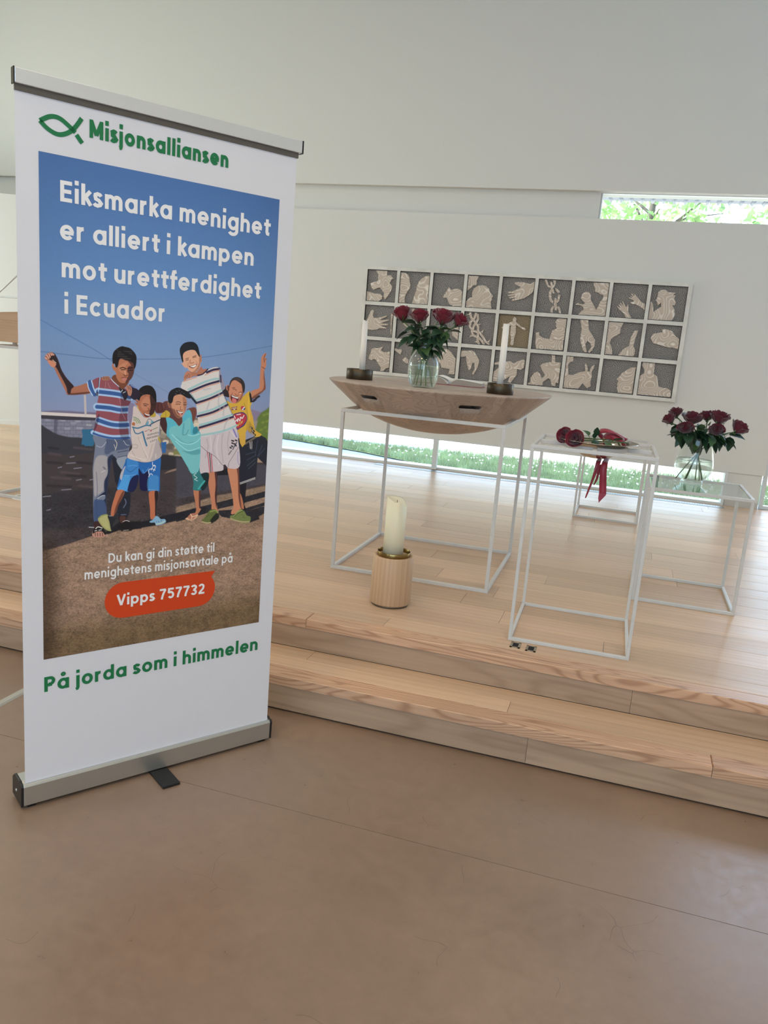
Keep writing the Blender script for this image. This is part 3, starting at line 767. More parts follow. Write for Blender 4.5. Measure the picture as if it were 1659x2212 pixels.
s|44251f|1|0|1.6|426,653 434,652
s|86523f|1|0|1.9|416,665 415,675 423,675
p|571f20|1|0|0|402,676 413,679 424,681 422,689 415,692 407,687
p|f0e8e2|1|0|0|405,678 413,681 424,682 420,685 410,683
p|c9827c|1|0|0|408,683 417,685 420,689 415,691
p|1f2330|1|0|0|203,798 253,791 250,825 247,844 230,875 224,888 223,915 257,924 254,1002 224,1002 219,915 211,891 204,839
s|6c7490|1|0|2.3|242,950 246,962 238,977
s|59617c|1|0|2.7|231,999 246,999
p|6f7689|1|0|0|152,749 254,759 254,795 247,834 231,858 216,826 204,816 198,838 190,894 185,941 185,996 162,1014 149,1013 146,958 146,892 144,855 148,815 151,782
p|9c979b|1|0.6|0|147,848 159,815 189,820 189,866 180,894 177,918 160,932 149,930
p|222c46|1|0.6|0|188,823 205,811 199,835 191,894 186,941 185,996 171,1005 169,959 182,943 178,913 179,890 189,866
p|3f5075|1|0.8|0|148,952 161,947 180,954 185,996 162,1014 149,1013
p|4b5671|1|0.7|0|191,763 252,766 253,791 205,801 190,810 179,806 182,782
p|8a929f|1|0.4|0|215,828 242,817 246,832 232,856
s|2b3550|1|0|1.9|218,805 250,800
s|2b3550|1|0|1.5|220,820 248,815
p|1d2338|1|0|0|158,942 169,931 182,924 183,934 169,937
s|aab0bc|1|0|2.3|159,943 171,936 180,935
s|c9c4b8|1|0|1.7|209,766 216,779 211,798
s|c9c4b8|1|0|1.3|207,781 211,792
s|aab0bc|1|0|1.5|155,784 170,788 184,773
s|39435c|1|0|1.5|186,762 187,777
s|aab0bc|1|0|1.5|236,770 244,782 253,784
s|3a4766|1|0|1.3|155,863 158,912 156,968 159,1006
s|4b4f5e|0.7|0.6|4.8|176,849 183,857
s|c5c0c2|1|0|1.5|170,864 183,857
p|3a2624|1|0|0|149,1015 166,1016 173,1034 162,1044 149,1036
p|b38374|1|0|0|145,1043 162,1042 177,1049 183,1057 181,1063 162,1064 147,1060 143,1052
s|2a1a1a|1|0|1.9|152,1049 153,1059
s|2a1a1a|1|0|1.9|159,1050 160,1060
s|2a1a1a|1|0|1.9|167,1051 167,1060
s|2a1a1a|1|0|1.9|174,1051 175,1061
p|15141a|1|0|0|145,1043 153,1033 169,1032 177,1038 185,1054 182,1058 173,1047 156,1046 145,1051
s|d8d4d0|1|0|2.5|154,1036 161,1031 173,1036
s|d8d4d0|1|0|1.9|151,1043 157,1042
s|d8d4d0|1|0|1.9|163,1042 171,1041
s|a8a6ae|1|0|2.7|134,1030 148,1032
p|17151a|1|0|0|225,1003 245,1003 249,1017 264,1030 265,1051 232,1049 228,1027
p|4e322d|1|0.4|0|227,1004 245,1005 243,1018 231,1025
s|b9b6b4|1|0|1.9|237,1021 247,1018 257,1022
s|a59c92|1|0|1.8|239,1049 255,1049
p|9f6650|1|0|0|11,534 15,526 22,521 31,519 38,524 46,537 50,548 56,566 68,586 80,600 91,612 111,607 127,603 137,629 104,635 73,636 66,624 54,600 41,574 36,562 28,558 18,543 13,540
p|2b1e24|1|0.3|0|28,527 32,520 39,524 46,537 50,548 56,566 68,586 80,600 90,612 83,620 80,633 72,631 69,614 53,582 41,560 36,560 42,551 32,543 23,539
p|4d2a26|0.85|0.5|0|72,636 104,635 137,629 132,626 97,630 80,632
p|c07f66|1|0|0|18,543 32,543 41,552 36,560 28,558
s|e0b8a0|1|0|1.5|32,540 41,548
s|c99684|1|0|3.7|13,535 17,538
s|c99684|1|0|3.7|16,528 22,536
s|c99684|1|0|3.7|22,524 25,533
s|c99684|1|0|3.7|27,523 30,527
s|c99684|1|0|3.7|32,523 35,526
s|4a2a2c|1|0|1.2|15,532 20,537
s|4a2a2c|1|0|1.2|20,526 24,535
s|4a2a2c|1|0|1.2|25,523 28,530
p|874a54|1|0|0|127,598 142,593 161,584 199,585 221,605 240,614 259,632 254,660 248,671 247,698 251,745 253,761 204,764 168,757 143,746 150,726 154,704 153,690 156,661 160,637 149,637 140,629 132,617
s|9cb7d8|1|0|22.1|159,625 194,628 225,632 254,639
s|9cb7d8|1|0|22.2|156,669 194,672 222,677 250,676
s|9cb7d8|1|0|22.4|163,710 195,720 222,723 250,722
s|9cb7d8|1|0|12.7|144,744 168,752 204,759 253,757
s|34568f|1|0|11.4|159,625 194,628 225,632 254,639
s|34568f|1|0|11.5|156,669 194,672 222,677 250,676
s|34568f|1|0|11.6|159,708 195,720 222,723 250,722
s|34568f|1|0|6.2|146,747 168,755 204,762 253,761
p|34568f|1|0|0|129,598 140,594 154,634 144,637 134,619
s|a9c3df|1|0|3.2|140,594 146,615 155,634
s|a9c3df|1|0|2.5|128,598 132,617 143,636
s|a9c3df|1|0|2.5|164,585 161,611 159,636
s|2c3050|1|0|1.8|162,586 160,611
p|1a1830|0.45|1.1|0|227,624 257,634 254,660 248,671 247,698 252,761 228,761 221,713 227,671
p|1a1830|0.8|0|0|150,631 160,625 158,638
p|1f1a38|0.6|0.5|0|154,704 163,690 159,717 150,740 146,744
s|b08b96|0.6|0|1.3|222,642 226,662
s|b08b96|0.6|0|1.3|226,667 231,686 241,706
s|b08b96|0.6|0|1.2|181,596 179,618
s|b08b96|0.6|0|1.2|187,598 194,614
p|211d2c|1|0|0|213,598 227,609 247,625 245,642 237,648 229,631 219,611
s|b8c8dc|1|0|2.1|196,586 205,596 221,609
s|c4cfdd|1|0|1.6|227,624 231,618
s|c4cfdd|1|0|1.5|233,627 240,623
s|c4cfdd|1|0|1.6|232,613 235,606
p|22305f|1|0|0|253,601 270,610 277,617 280,633 259,634 247,621
s|7f95c4|1|0|2.2|256,603 275,615
p|a06c58|1|0|0|169,590 172,582 180,580 191,580 191,590 181,592
s|3a2424|1|0|1.4|175,582 176,589
s|3a2424|1|0|1.4|181,582 183,589
s|3a2424|1|0|1.4|187,582 188,589
p|70412f|1|0|0|198,586 209,574 227,588 249,590 245,603 229,616 214,600
p|a86b50|1|0|0|205,549 213,551 218,533 228,527 246,530 263,536 265,550 263,568 258,583 247,593 237,598 223,596 213,583 210,567 203,560 200,553 200,543 205,539
p|472a2c|0.9|0.5|0|246,531 266,537 265,565 258,583 247,594 239,598 243,587 249,572 244,562 248,549 256,545
p|c28a6c|0.5|1.4|0|221,548 239,537 246,540 239,549 243,573 232,569 221,563
p|17151a|1|0|0|201,541 200,523 204,508 215,497 227,491 238,492 252,495 265,506 272,519 271,543 266,555 263,540 254,534 239,531 226,527 220,532 216,550 210,553 207,543
s|4d4a48|0.8|0|1.2|211,501 214,503 216,501
s|4d4a48|0.8|0|1.2|221,507 223,509 226,507
s|4d4a48|0.8|0|1.2|231,513 233,515 235,514
s|4d4a48|0.8|0|1.2|240,519 243,521 245,520
s|4d4a48|0.8|0|1.3|250,525 253,527 255,526
s|4d4a48|0.8|0|1.2|216,507 218,509 220,507
s|4d4a48|0.8|0|1.2|225,513 228,515 230,513
s|4d4a48|0.8|0|1.2|235,519 238,521 240,520
s|4d4a48|0.8|0|1.3|245,525 248,527 250,526
s|4d4a48|0.8|0|1.3|255,504 257,506 259,505
s|4d4a48|0.8|0|1.2|220,513 223,515 225,513
s|4d4a48|0.8|0|1.2|230,519 233,521 235,519
s|4d4a48|0.8|0|1.3|240,525 242,527 245,526
s|4d4a48|0.8|0|1.2|249,504 252,506 254,505
s|4d4a48|0.8|0|1.2|215,513 218,515 220,513
s|4d4a48|0.8|0|1.2|225,519 227,521 230,519
s|4d4a48|0.8|0|1.2|235,525 237,527 239,525
s|4d4a48|0.8|0|1.2|244,504 247,506 249,505
s|4d4a48|0.8|0|1.3|254,510 257,512 259,511
s|4d4a48|0.8|0|1.2|220,519 222,521 225,519
s|4d4a48|0.8|0|1.2|230,525 232,527 234,525
s|4d4a48|0.8|0|1.2|239,504 242,506 244,505
s|4d4a48|0.8|0|1.2|249,510 252,512 254,511
s|4d4a48|0.8|0|1.2|215,519 217,521 219,519
s|4d4a48|0.8|0|1.2|224,525 227,527 229,525
s|4d4a48|0.8|0|1.2|234,504 236,506 239,505
s|2e1a1a|1|0|2.9|223,555 232,552 241,556
s|2a1818|1|0|2.5|226,559 238,558
s|1c1214|1|0|2.9|246,554 261,552
s|1c1214|1|0|2.5|249,560 261,559
s|5a2e26|1|0|2.2|234,573 239,577 247,574
s|d8a78e|1|0|1.8|238,562 239,571
p|b3706a|1|0|0|228,586 236,582 244,584 240,590 233,591
s|43201f|1|0|1.4|227,583 236,581 245,582
p|2461a6|1|0|0|249,824 290,837 322,837 353,823 353,876 353,927 347,932 316,929 315,924 291,923 285,882 272,925 245,926 219,920 222,895 228,871 240,840
p|3a7cbd|1|0|0|222,918 228,896 232,887 246,844 250,824 281,835 280,879 251,925 244,925
p|151c44|1|0.3|0|250,924 256,897 268,880 285,880 273,925
p|151640|1|0.5|0|284,856 298,874 314,868 315,924 291,923 287,889
p|4b94cf|1|0.5|0|225,905 239,877 257,881 252,911 245,925 219,919
p|4b8fc4|0.6|1.3|0|316,885 346,882 349,908 347,931 316,927
s|6ba3d6|0.7|0.3|1.9|251,848 266,846 279,849
s|6ba3d6|0.7|0.3|1.9|237,876 256,877 275,876
s|6ba3d6|0.7|0.3|1.9|297,862 303,871 316,855
s|151c44|0.7|0.3|1.4|245,856 259,866 279,851
p|aaa9b2|1|0|0|226,881 231,863 243,847 237,868 231,890
s|dfe3e6|1|0|1.7|324,863 332,848 338,853 331,867
s|dfe3e6|1|0|1.7|319,879 316,863 326,859 337,864
s|dfe3e6|1|0|1.7|316,884 323,874 329,879
s|dfe3e6|1|0|1.7|328,838 329,848 338,851
s|8fb0c4|1|0|1.1|315,924 332,926 347,929
p|b26b4e|1|0|0|219,921 241,925 232,950 222,968 215,989 206,1002 199,1000 202,971 210,943
p|4a2725|0.8|0.6|0|234,927 241,926 232,950 223,968 215,989 209,1000 212,979 223,949
p|b0684a|1|0|0|320,931 348,932 347,951 342,975 342,1011 329,1021 324,1012 323,987 319,954
p|251a20|1|0.3|0|337,932 348,932 348,951 343,980 344,1011 340,1009 339,971
p|9c9b66|1|0|0|160,1007 169,997 186,993 193,1003 195,1018 202,1046 186,1043 171,1028
p|b3ae78|0.6|1.1|0|165,1008 175,1000 187,998 190,1018 195,1040 180,1032
s|6f7a56|1|0|2.3|162,1004 171,996 186,994
p|20242a|1|0|0|190,999 206,1002 213,1010 207,1025 201,1046 195,1018
s|7c8ca0|1|0|1.9|194,999 201,1001
p|7ba3bf|1|0|0|322,1027 332,1022 342,1011 351,1014 359,1022 372,1023 376,1033 361,1040 344,1041 339,1032 326,1031
s|b8c3b0|0.8|0.3|3.9|344,1037 359,1036 372,1030
s|1d2428|1|0|2.1|345,1029 345,1029
s|1d2428|1|0|2.1|352,1030 353,1030
s|1d2428|1|0|2.1|360,1027 361,1028
p|7d7590|1|0|0|253,659 268,661 266,682 261,722 261,789 255,737 248,689
p|b89b38|1|0|0|351,698 356,686 367,677 381,685 378,698 361,699
s|7f6a2a|1|0|1.4|367,680 368,696
p|a89447|1|0|0|344,751 352,769 353,779 344,767
p|c3b5b0|1|0|0|265,667 276,670 297,698 319,698 335,688 350,697 349,714 345,758 344,772 358,813 341,830 309,838 279,833 250,823 252,807 263,791 259,760 258,730 263,692
p|918a90|0.55|1.3|0|337,775 344,773 358,813 341,830 322,833 328,815
s|8c7b78|0.5|0.6|2.2|281,760 292,784 309,824
s|8c7b78|0.5|0.6|2.2|264,782 278,783 278,793 266,792
s|8c7b78|0.5|0.6|2.2|327,781 321,804 315,828
s|8c7b78|0.5|0.6|2.2|263,802 274,822 290,833
s|e4d8d2|0.5|0.6|2.5|286,765 300,799 315,825
s|e4d8d2|0.5|0.6|2.5|258,814 282,824 306,831
s|e4d8d2|0.5|0.6|2.5|338,813 338,825
s|c2a44a|1|0|3.9|277,666 283,676 294,688
p|b29a3c|1|0.2|0|318,697 327,680 335,688 334,697
s|6f8a48|1|0|2|278,718 277,716 276,714 275,712 273,710 271,709 268,708 266,708
s|5c7f45|1|0|2|283,717 282,714 280,711 278,708 275,706 272,705 269,704 266,704
s|4b7a4e|1|0|2|287,717 286,713 284,709 281,705 278,703 274,701 270,699 265,699
p|a8663f|1|0|0|271,719 270,723 267,725 264,724 261,721 261,718 263,715 267,714 270,716
s|32698a|1|0|4|263,729 280,732 304,724 320,725
s|24415c|1|0|3.4|318,722 332,714 350,706
s|32698a|1|0|3.4|266,733 271,746 281,749 295,743
s|32698a|1|0|4.9|295,743 300,762 308,786
s|24415c|1|0|1.5|304,721 313,704 326,711 329,714
p|5d97ab|1|0|0|305,721 312,710 313,720
p|5d97ab|1|0|0|320,717 323,708 328,714
p|9b2b35|1|0|0|317,737 320,739 324,735 323,740 320,743
s|9b4a40|1|0|1.9|302,742 309,740
s|5b7a4a|1|0|1.9|326,737 342,730
s|50505a|1|0|1.5|311,737 316,737
s|1f1c24|1|0|1.1|311,751 312,755
s|1f1c24|1|0|0.9|311,755 313,755
s|1f1c24|1|0|1.1|314,751 315,755
s|1f1c24|1|0|0.9|314,751 316,751
s|1f1c24|1|0|1.1|318,750 319,754
s|1f1c24|1|0|0.9|318,754 320,753
s|1f1c24|1|0|1.1|321,749 322,753
s|1f1c24|1|0|0.9|321,750 323,749
s|1f1c24|1|0|1.1|324,748 325,752
s|1f1c24|1|0|0.9|324,752 326,752
s|1f1c24|1|0|1.1|327,748 328,752
s|1f1c24|1|0|0.9|327,748 329,748
s|1f1c24|1|0|1.1|331,747 332,751
s|1f1c24|1|0|0.9|331,751 333,750
s|1f1c24|1|0|1.1|334,746 335,750
s|1f1c24|1|0|0.9|334,747 336,746
s|1f1c24|1|0|1.1|337,745 338,749
s|1f1c24|1|0|0.9|337,749 339,749
s|1f1c24|1|0|1.1|340,744 342,749
s|1f1c24|1|0|0.9|341,745 342,745
s|1f1c24|1|0|1.1|344,744 345,748
s|1f1c24|1|0|0.9|344,748 346,747
s|1f1c24|1|0|1.1|308,762 309,766
s|1f1c24|1|0|0.9|308,766 310,766
s|1f1c24|1|0|1.1|311,761 312,766
s|1f1c24|1|0|0.9|311,762 313,762
s|1f1c24|1|0|1.1|314,761 315,765
s|1f1c24|1|0|0.9|314,764 316,764
s|1f1c24|1|0|1.1|317,760 318,764
s|1f1c24|1|0|0.9|317,761 319,760
s|1f1c24|1|0|1.1|320,759 321,763
s|1f1c24|1|0|0.9|321,763 322,763
s|1f1c24|1|0|1.1|324,758 325,763
s|1f1c24|1|0|0.9|324,759 326,759
s|1f1c24|1|0|1.1|327,758 328,762
s|1f1c24|1|0|0.9|327,761 329,761
s|1f1c24|1|0|1.1|330,757 331,761
s|1f1c24|1|0|0.9|330,758 332,757
s|1f1c24|1|0|1.1|333,756 334,760
s|1f1c24|1|0|0.9|333,760 335,760
s|1f1c24|1|0|1.1|336,755 337,760
s|1f1c24|1|0|0.9|336,756 338,756
s|1f1c24|1|0|1.1|339,755 340,759
s|1f1c24|1|0|0.9|339,759 341,758
s|1f1c24|1|0|1.1|342,754 343,758
s|1f1c24|1|0|0.9|342,755 344,754
s|1f1c24|1|0|1.1|320,772 321,776
s|1f1c24|1|0|0.9|320,775 322,775
s|1f1c24|1|0|1.1|325,770 326,774
s|1f1c24|1|0|0.9|325,771 327,771
s|1f1c24|1|0|1.1|329,769 330,773
s|1f1c24|1|0|0.9|329,772 331,772
s|1f1c24|1|0|1.1|333,767 334,771
s|1f1c24|1|0|0.9|333,768 335,768
s|1f1c24|1|0|1.1|338,766 339,770
s|1f1c24|1|0|0.9|338,769 340,769
p|542e2e|1|0|0|332,657 343,652 357,655 368,666 366,678 356,685 339,686 332,676
s|2a1a1e|1|0|1.5|344,656 341,669 345,683
s|2a1a1e|1|0|1.4|353,660 356,674 351,682
s|7c4a42|1|0|1.9|359,660 362,671
p|a86a50|1|0|0|279,657 268,646 271,643 281,649 287,637 305,629 324,634 333,648 333,669 329,685 318,695 310,700 299,698 292,688 283,677 278,665 273,662 269,654
p|2c1c20|0.95|0.5|0|317,632 336,642 334,669 329,686 318,695 314,690 317,676 319,664 317,650
p|c58d70|0.45|1.5|0|290,652 305,636 315,645 314,670 303,679 290,670
p|151318|1|0|0|276,637 279,620 289,608 305,602 321,605 332,618 336,633 336,656 333,650 324,637 312,630 297,631 287,638 283,649 279,647 276,645
s|423a36|0.7|0|1.1|283,623 285,624
s|423a36|0.7|0|1.1|288,626 290,627
s|423a36|0.7|0|1.1|292,628 294,629
s|423a36|0.7|0|1.1|297,631 299,632
s|423a36|0.7|0|1.1|302,633 303,634
s|423a36|0.7|0|1.1|287,625 289,627
s|423a36|0.7|0|1.1|292,628 294,629
s|423a36|0.7|0|1.1|296,630 298,632
s|423a36|0.7|0|1.1|301,633 303,634
s|423a36|0.7|0|1.1|287,625 288,626
s|423a36|0.7|0|1.1|291,628 293,629
s|423a36|0.7|0|1.1|296,630 298,631
s|423a36|0.7|0|1.1|300,633 302,634
s|423a36|0.7|0|1.1|286,625 288,626
s|3a1f1c|1|0|2|295,659 303,658 312,661
s|1e1012|1|0|2.3|298,663 306,664
s|1c1014|1|0|1.8|320,660 330,659
s|6a3a30|1|0|1.8|310,670 315,679 308,680
p|5a1f1f|1|0|0|297,685 306,690 317,690 315,696 307,698 300,694
p|efe4dc|1|0|0|299,687 308,690 316,691 314,694 305,692
s|5d372e|1|0|1.2|272,649 277,652 275,660
p|262030|1|0|0|257,612 277,615 285,633 270,647 255,639 253,627
p|a97562|1|0|0|241,609 247,604 257,608 260,621 256,635 248,632 245,621
s|5a3632|1|0|1.5|247,607 251,616
s|5a3632|1|0|1.5|253,609 256,618'''
RELIEF = '''00|79,5 192,6 195,51 209,43 233,43 249,61 267,72 246,78 228,114 255,148 248,183 225,228 191,276 176,244 179,212 156,188 132,163 107,169 67,187 44,166 32,127 78,111 106,102 106,40|2,207 34,211 83,223 138,221 162,242 160,270 132,292 3,292
01|2,10 47,14 75,28 89,55 95,98 105,119 101,154 79,186 62,225 58,256 65,292 2,292|289,27 249,34 214,54 187,87 171,131 168,168 153,219 143,264 134,292 290,292
02|156,118 170,134 180,145 215,131 241,130 274,140 287,155 292,292 212,292 177,278 162,254 150,230 137,216 110,222 106,208 122,183
03|4,292 2,237 36,201 56,200 51,157 63,120 96,94 136,84 178,90 206,112 222,147 236,159 253,179 242,195 248,213 235,222 240,250 249,292|2,5 99,4 89,34 81,49 87,73 79,88 54,90 37,115 3,142 2,93
04|291,25 292,88 287,118 256,147 216,176 175,191 108,209 96,199 148,174 81,190 70,179 134,157 66,170 56,159 122,140 63,143 54,130 99,124 163,89 168,80 116,59 109,41 188,37 226,44 251,51
05|48,3 70,5 87,45 110,62 115,73 87,69 65,40|124,3 150,5 152,36 136,72 125,58 134,34|99,18 121,23 133,78 153,118 136,124 112,79|113,85 124,102 123,138 132,167 150,190 147,211 120,192 103,151 99,110|151,71 169,76 200,104 184,117 157,94|185,128 206,128 203,175 188,202 174,188 186,164|156,160 174,159 185,229 193,268 172,269 156,213|131,257 146,232 161,231 160,249 151,267 157,292 137,292|191,229 214,239 232,292 211,292 205,264 191,247
06|55,292 75,263 97,248 88,221 61,209 22,208 23,199 44,189 52,198 94,200 103,180 92,181 76,163 61,150 65,119 78,98 100,88 132,95 146,118 147,155 168,181 189,214 207,241 223,205 232,171 255,135 252,105 223,103 207,89 179,85 172,51 158,28 155,5 291,2 292,291
07|141,292 123,259 78,224 53,202 57,195 80,210 86,207 62,184 69,180 98,199 74,170 82,163 107,192 92,153 98,150 128,197 138,196 143,169 153,202 153,236 189,292|290,163 292,214 248,186 205,169 178,170 160,154 189,151 191,139 145,122 147,111 179,123 148,98 183,109 156,84 166,81 196,105 179,80 190,84 225,117 256,149
08|2,292 2,134 22,156 32,189 37,229 62,204 97,178 89,142 67,170 55,137 44,128 55,87 53,54 80,34 112,33 141,52 200,52 180,73 203,75 194,98 213,137 209,157 186,159 208,191 221,237 203,291
10|23,188 21,150 38,103 56,57 70,42 85,52 85,75 79,94 92,119 137,116 220,90 225,99 158,131 173,136 244,125 248,134 165,165 244,169 245,179 167,190 227,203 231,213 158,214 132,229 77,237 26,232|267,70 289,69 280,145 287,272 277,260
11|135,5 189,7 202,64 221,88 212,133 189,144 155,130 161,86|46,132 103,159 119,190 84,173
12|125,10 151,77 100,92 76,50|286,145 251,160 226,199 232,230 289,270
13|40,7 56,55 100,97 131,135 136,187 136,250 155,292 176,292 158,247 158,186 151,128 116,83 74,44 61,2|98,2 88,49 54,89 51,140 92,181 158,194 191,232 215,269 258,292 271,284 231,255 208,220 168,176 102,162 71,133 75,97 108,58 119,6|112,17 122,61 89,124 73,179 95,223 150,239 182,265 204,292 223,288 198,251 160,220 108,206 95,179 109,132 143,66 133,13|123,108 168,102 134,127|168,173 196,156 189,187|81,207 64,239 96,221|242,260 274,234 259,271|11,29 46,17 47,32|31,99 60,90 58,106|118,275 148,255 147,280
14|131,29 140,19 157,24 163,42 157,59 175,72 216,102 251,112 260,124 250,133 230,123 164,88 170,166 160,217 160,247 157,275 145,278 131,268 132,225 120,169 118,97 72,113 43,132 29,125 41,114 94,77 129,60
15|22,143 53,143 59,168 99,189 155,194 284,200 287,287 43,291 29,231 29,182|217,2 288,2 288,197 155,192 162,155 170,118 210,94 198,74 201,50 188,39 200,17
16|78,2 150,2 164,82 201,128 230,169 235,224 220,264 199,290 182,284 193,264 209,237 194,203 164,184 151,217 165,261 173,285 160,292 136,267 101,185 100,123 102,81
17|2,3 129,3 110,52 110,97 85,119 63,129 42,151 33,186 57,233 68,289 2,290|230,65 264,62 248,135 240,201 259,228 260,272 252,290 120,291 154,239 178,217 203,204 209,125
18|133,38 168,34 216,45 256,90 288,108 290,199 243,186 204,189 149,176 74,161 58,139 47,122 52,101 63,80 139,61
20|208,55 193,90 219,107 246,105 287,97 288,252 253,264 235,292 201,292 204,259 165,210 145,185 120,181 104,196 72,185 73,155 88,124 92,88 119,73 154,74
21|2,60 33,70 66,64 75,83 61,116 31,96 2,79|85,163 114,138 146,158 150,196 122,195
22|166,27 199,28 235,53 287,112 288,259 229,261 237,212 157,206 140,169 99,128 113,95 144,79
23|2,31 71,26 103,20 127,31 180,99 184,124 172,182 143,246 128,239 150,184 138,134 119,139 112,193 97,210 86,195 62,128 54,78 2,90
24|2,115 57,100 121,95 145,90 185,108 226,80 263,66 283,69 285,137 252,165 219,155 223,211 201,244 174,291 145,287 161,229 114,265 59,289 2,292 2,200 57,151 54,129 2,137
25|194,2 224,2 232,64 284,66 283,254 258,250 261,284 226,281 209,226 186,216 141,257 142,288 2,290 2,277 24,271 25,224 51,179 80,164 108,186 128,224 155,191 122,148 101,106 121,86 201,64
26|2,2 60,2 62,45 38,50 19,80 35,168 75,168 127,139 182,123 171,64 179,49 199,90 203,125 224,123 226,88 257,55 257,85 238,126 247,164 239,214 248,256 216,275 172,235 139,288 2,288 2,107
27|288,51 243,58 212,82 175,113 159,142 136,169 154,185 148,214 154,234 146,242 165,290 287,289
28|12,2 114,2 117,82 116,96 149,114 175,202 217,212 250,210 286,233 288,287 2,289 2,120 35,96 32,61 6,29'''
# ------------------------------------------------------------------ roll-up banner
M_paper = mat('banner_vinyl', 'e2e3ea', 0.45, spec=0.35)
BX, BY, BA = -1.6024, 1.8135, 0.9701
ban = thing('roll_up_banner', 'tall white roll-up banner with green lettering and a photo of five boys', 'banner', (BX, BY, 0), BA)
# cassette: extruded profile (y depth, z height), front face leans a little
prof = [(-0.010, 0.012), (-0.012, 0.075), (-0.008, 0.083), (0.004, 0.083), (0.010, 0.088), (0.060, 0.088), (0.085, 0.070), (0.088, 0.012)]
def extr(profile, x0, x1):
    m = MB(); n = len(profile); v = [(x0, a, b) for a, b in profile] + [(x1, a, b) for a, b in profile]
    f = [(i, (i + 1) % n, n + (i + 1) % n, n + i) for i in range(n)] + [tuple(range(n))[::-1], tuple(range(n, 2 * n))]
    m.add(v, [q[::-1] for q in f]); return m
bevel(extr(prof, -0.006, 0.856).build('cassette', M_alu, ban), 0.0015)
cap = [(a * 1.03 - 0.001, (b - 0.045) * 1.06 + 0.045) for a, b in prof]
for x0, x1 in ((-0.014, -0.006), (0.856, 0.864)):
    ec = extr(cap, x0, x1).build('end_cap', M_blackp, ban); bevel(ec, 0.002)
MB().lathe([(0, 0.003), (0.004, 0.002), (0.005, 0)], 10).build('screw', M_alu, ban, loc=(-0.0142, 0.04, 0.045), rot=(0, -PI / 2, 0))
for x in (0.02, 0.83): MB().box(x - 0.012, x + 0.012, 0.0, 0.04, 0.0, 0.014).build('rubber_pad', M_blackp, ban)
ft = MB(); ft.box(0.395, 0.455, -0.118, 0.06, 0.0, 0.010); bevel(ft.build('swivel_foot', M_blackp, ban), 0.002)
# sheet, slightly waved at its free edges
NS, NV = 24, 60; sh = MB(); vv = []
for j in range(NV + 1):
    for i in range(NS + 1):
        s_ = i / NS; t_ = j / NV; z = 0.083 + t_ * (2.052 - 0.083)
        edge = (max(0, s_ - 0.9) / 0.1) ** 2 * 0.004 * math.sin(t_ * 9 + 0.5) * math.sin(t_ * PI)
        vv.append((s_ * 0.848 + 0.001, edge, z))
sh.add(vv, [(j * (NS + 1) + i, j * (NS + 1) + i + 1, (j + 1) * (NS + 1) + i + 1, (j + 1) * (NS + 1) + i) for j in range(NV) for i in range(NS)], True)
sheet = sh.build('banner_sheet', M_paper, ban)
# top rail
bevel(MB().box(0.0, 0.862, -0.010, 0.012, 2.0555, 2.0925).build('top_rail', M_rail, ban), 0.002)
MB().box(0.001, 0.852, -0.004, 0.004, 2.040, 2.0555).build('clamp_strip', mat('dark_clamp', '5a554f', 0.5), ban)
for x0, x1 in ((-0.003, 0.0), (0.862, 0.866)): MB().box(x0, x1, -0.0105, 0.0125, 2.0545, 2.0935).build('rail_cap', M_blackp, ban)
MB().tube([(0.425, 0.035, 0.06), (0.425, 0.02, 1.0), (0.425, 0.014, 2.06)], 0.006, 8).build('support_pole', M_alu, ban)

# ---- printed photograph: rasterised here from hand-set shapes
PW, PH = 734, 1429          # millimetres
RES = 1.45
IW, IH = int(PW * RES), int(PH * RES)
img = np.zeros((IH, IW, 3), np.float32)
def l3(h): return np.array(hexc(h)[:3], np.float32)
stops = [(0, '43679c'), (300, '5a80b2'), (480, '708eb7'), (620, '7c8fb3'), (700, '8790b0'), (760, '9094ae'), (1500, '9094ae')]
yy = (np.arange(IH) / RES)
sky = np.stack([np.interp(yy, [a for a, _ in stops], [l3(c)[k] for _, c in stops]) for k in range(3)], 1)
img[:] = sky[:, None, :]
xx = np.arange(IW) / RES
vig = 1 - 0.13 * np.abs((xx - PW / 2) / (PW / 2))[None, :] ** 2.2
img *= vig[:, :, None]
def catmull(P, closed, k=5):
    n = len(P)
    if n < 3: return P
    o = []
    for i in range(n if closed else n - 1):
        g = (lambda j: P[j % n]) if closed else (lambda j: P[min(max(j, 0), n - 1)])
        a, b, c, d = g(i - 1), g(i), g(i + 1), g(i + 2)
        for t in np.arange(k) / k:
            o.append(0.5 * ((2 * b) + (c - a) * t + (2 * a - 5 * b + 4 * c - d) * t * t + (3 * b - a - 3 * c + d) * t ** 3))
    if not closed: o.append(P[-1])
    return np.array(o)
def boxblur(a, r):
    for ax in (0, 1):
        k = 2 * r + 1; c = np.cumsum(np.pad(a, [(r + 1, r) if i == ax else (0, 0) for i in (0, 1)], mode='edge'), axis=ax)
        a = (np.take(c, range(k, c.shape[ax]), ax) - np.take(c, range(0, c.shape[ax] - k), ax)) / k
    return a
def polymask(P, x0, y0, w, h, ss=3):
    m = np.zeros((h * ss, w * ss + 1), np.float32); X = (P[:, 0] - x0) * ss; Y = (P[:, 1] - y0) * ss; n = len(P)
    X2 = np.roll(X, -1); Y2 = np.roll(Y, -1)
    for r in range(h * ss):
        yc = r + 0.5; k = ((Y <= yc) & (Y2 > yc)) | ((Y2 <= yc) & (Y > yc))
        if not k.any(): continue
        xs = np.sort(X[k] + (yc - Y[k]) * (X2[k] - X[k]) / (Y2[k] - Y[k]))
        xs = np.clip(np.round(xs), 0, w * ss).astype(int)
        for a, b in zip(xs[::2], xs[1::2]): m[r, a:b] = 1
    return m[:, :w * ss].reshape(h, ss, w, ss).mean((1, 3))
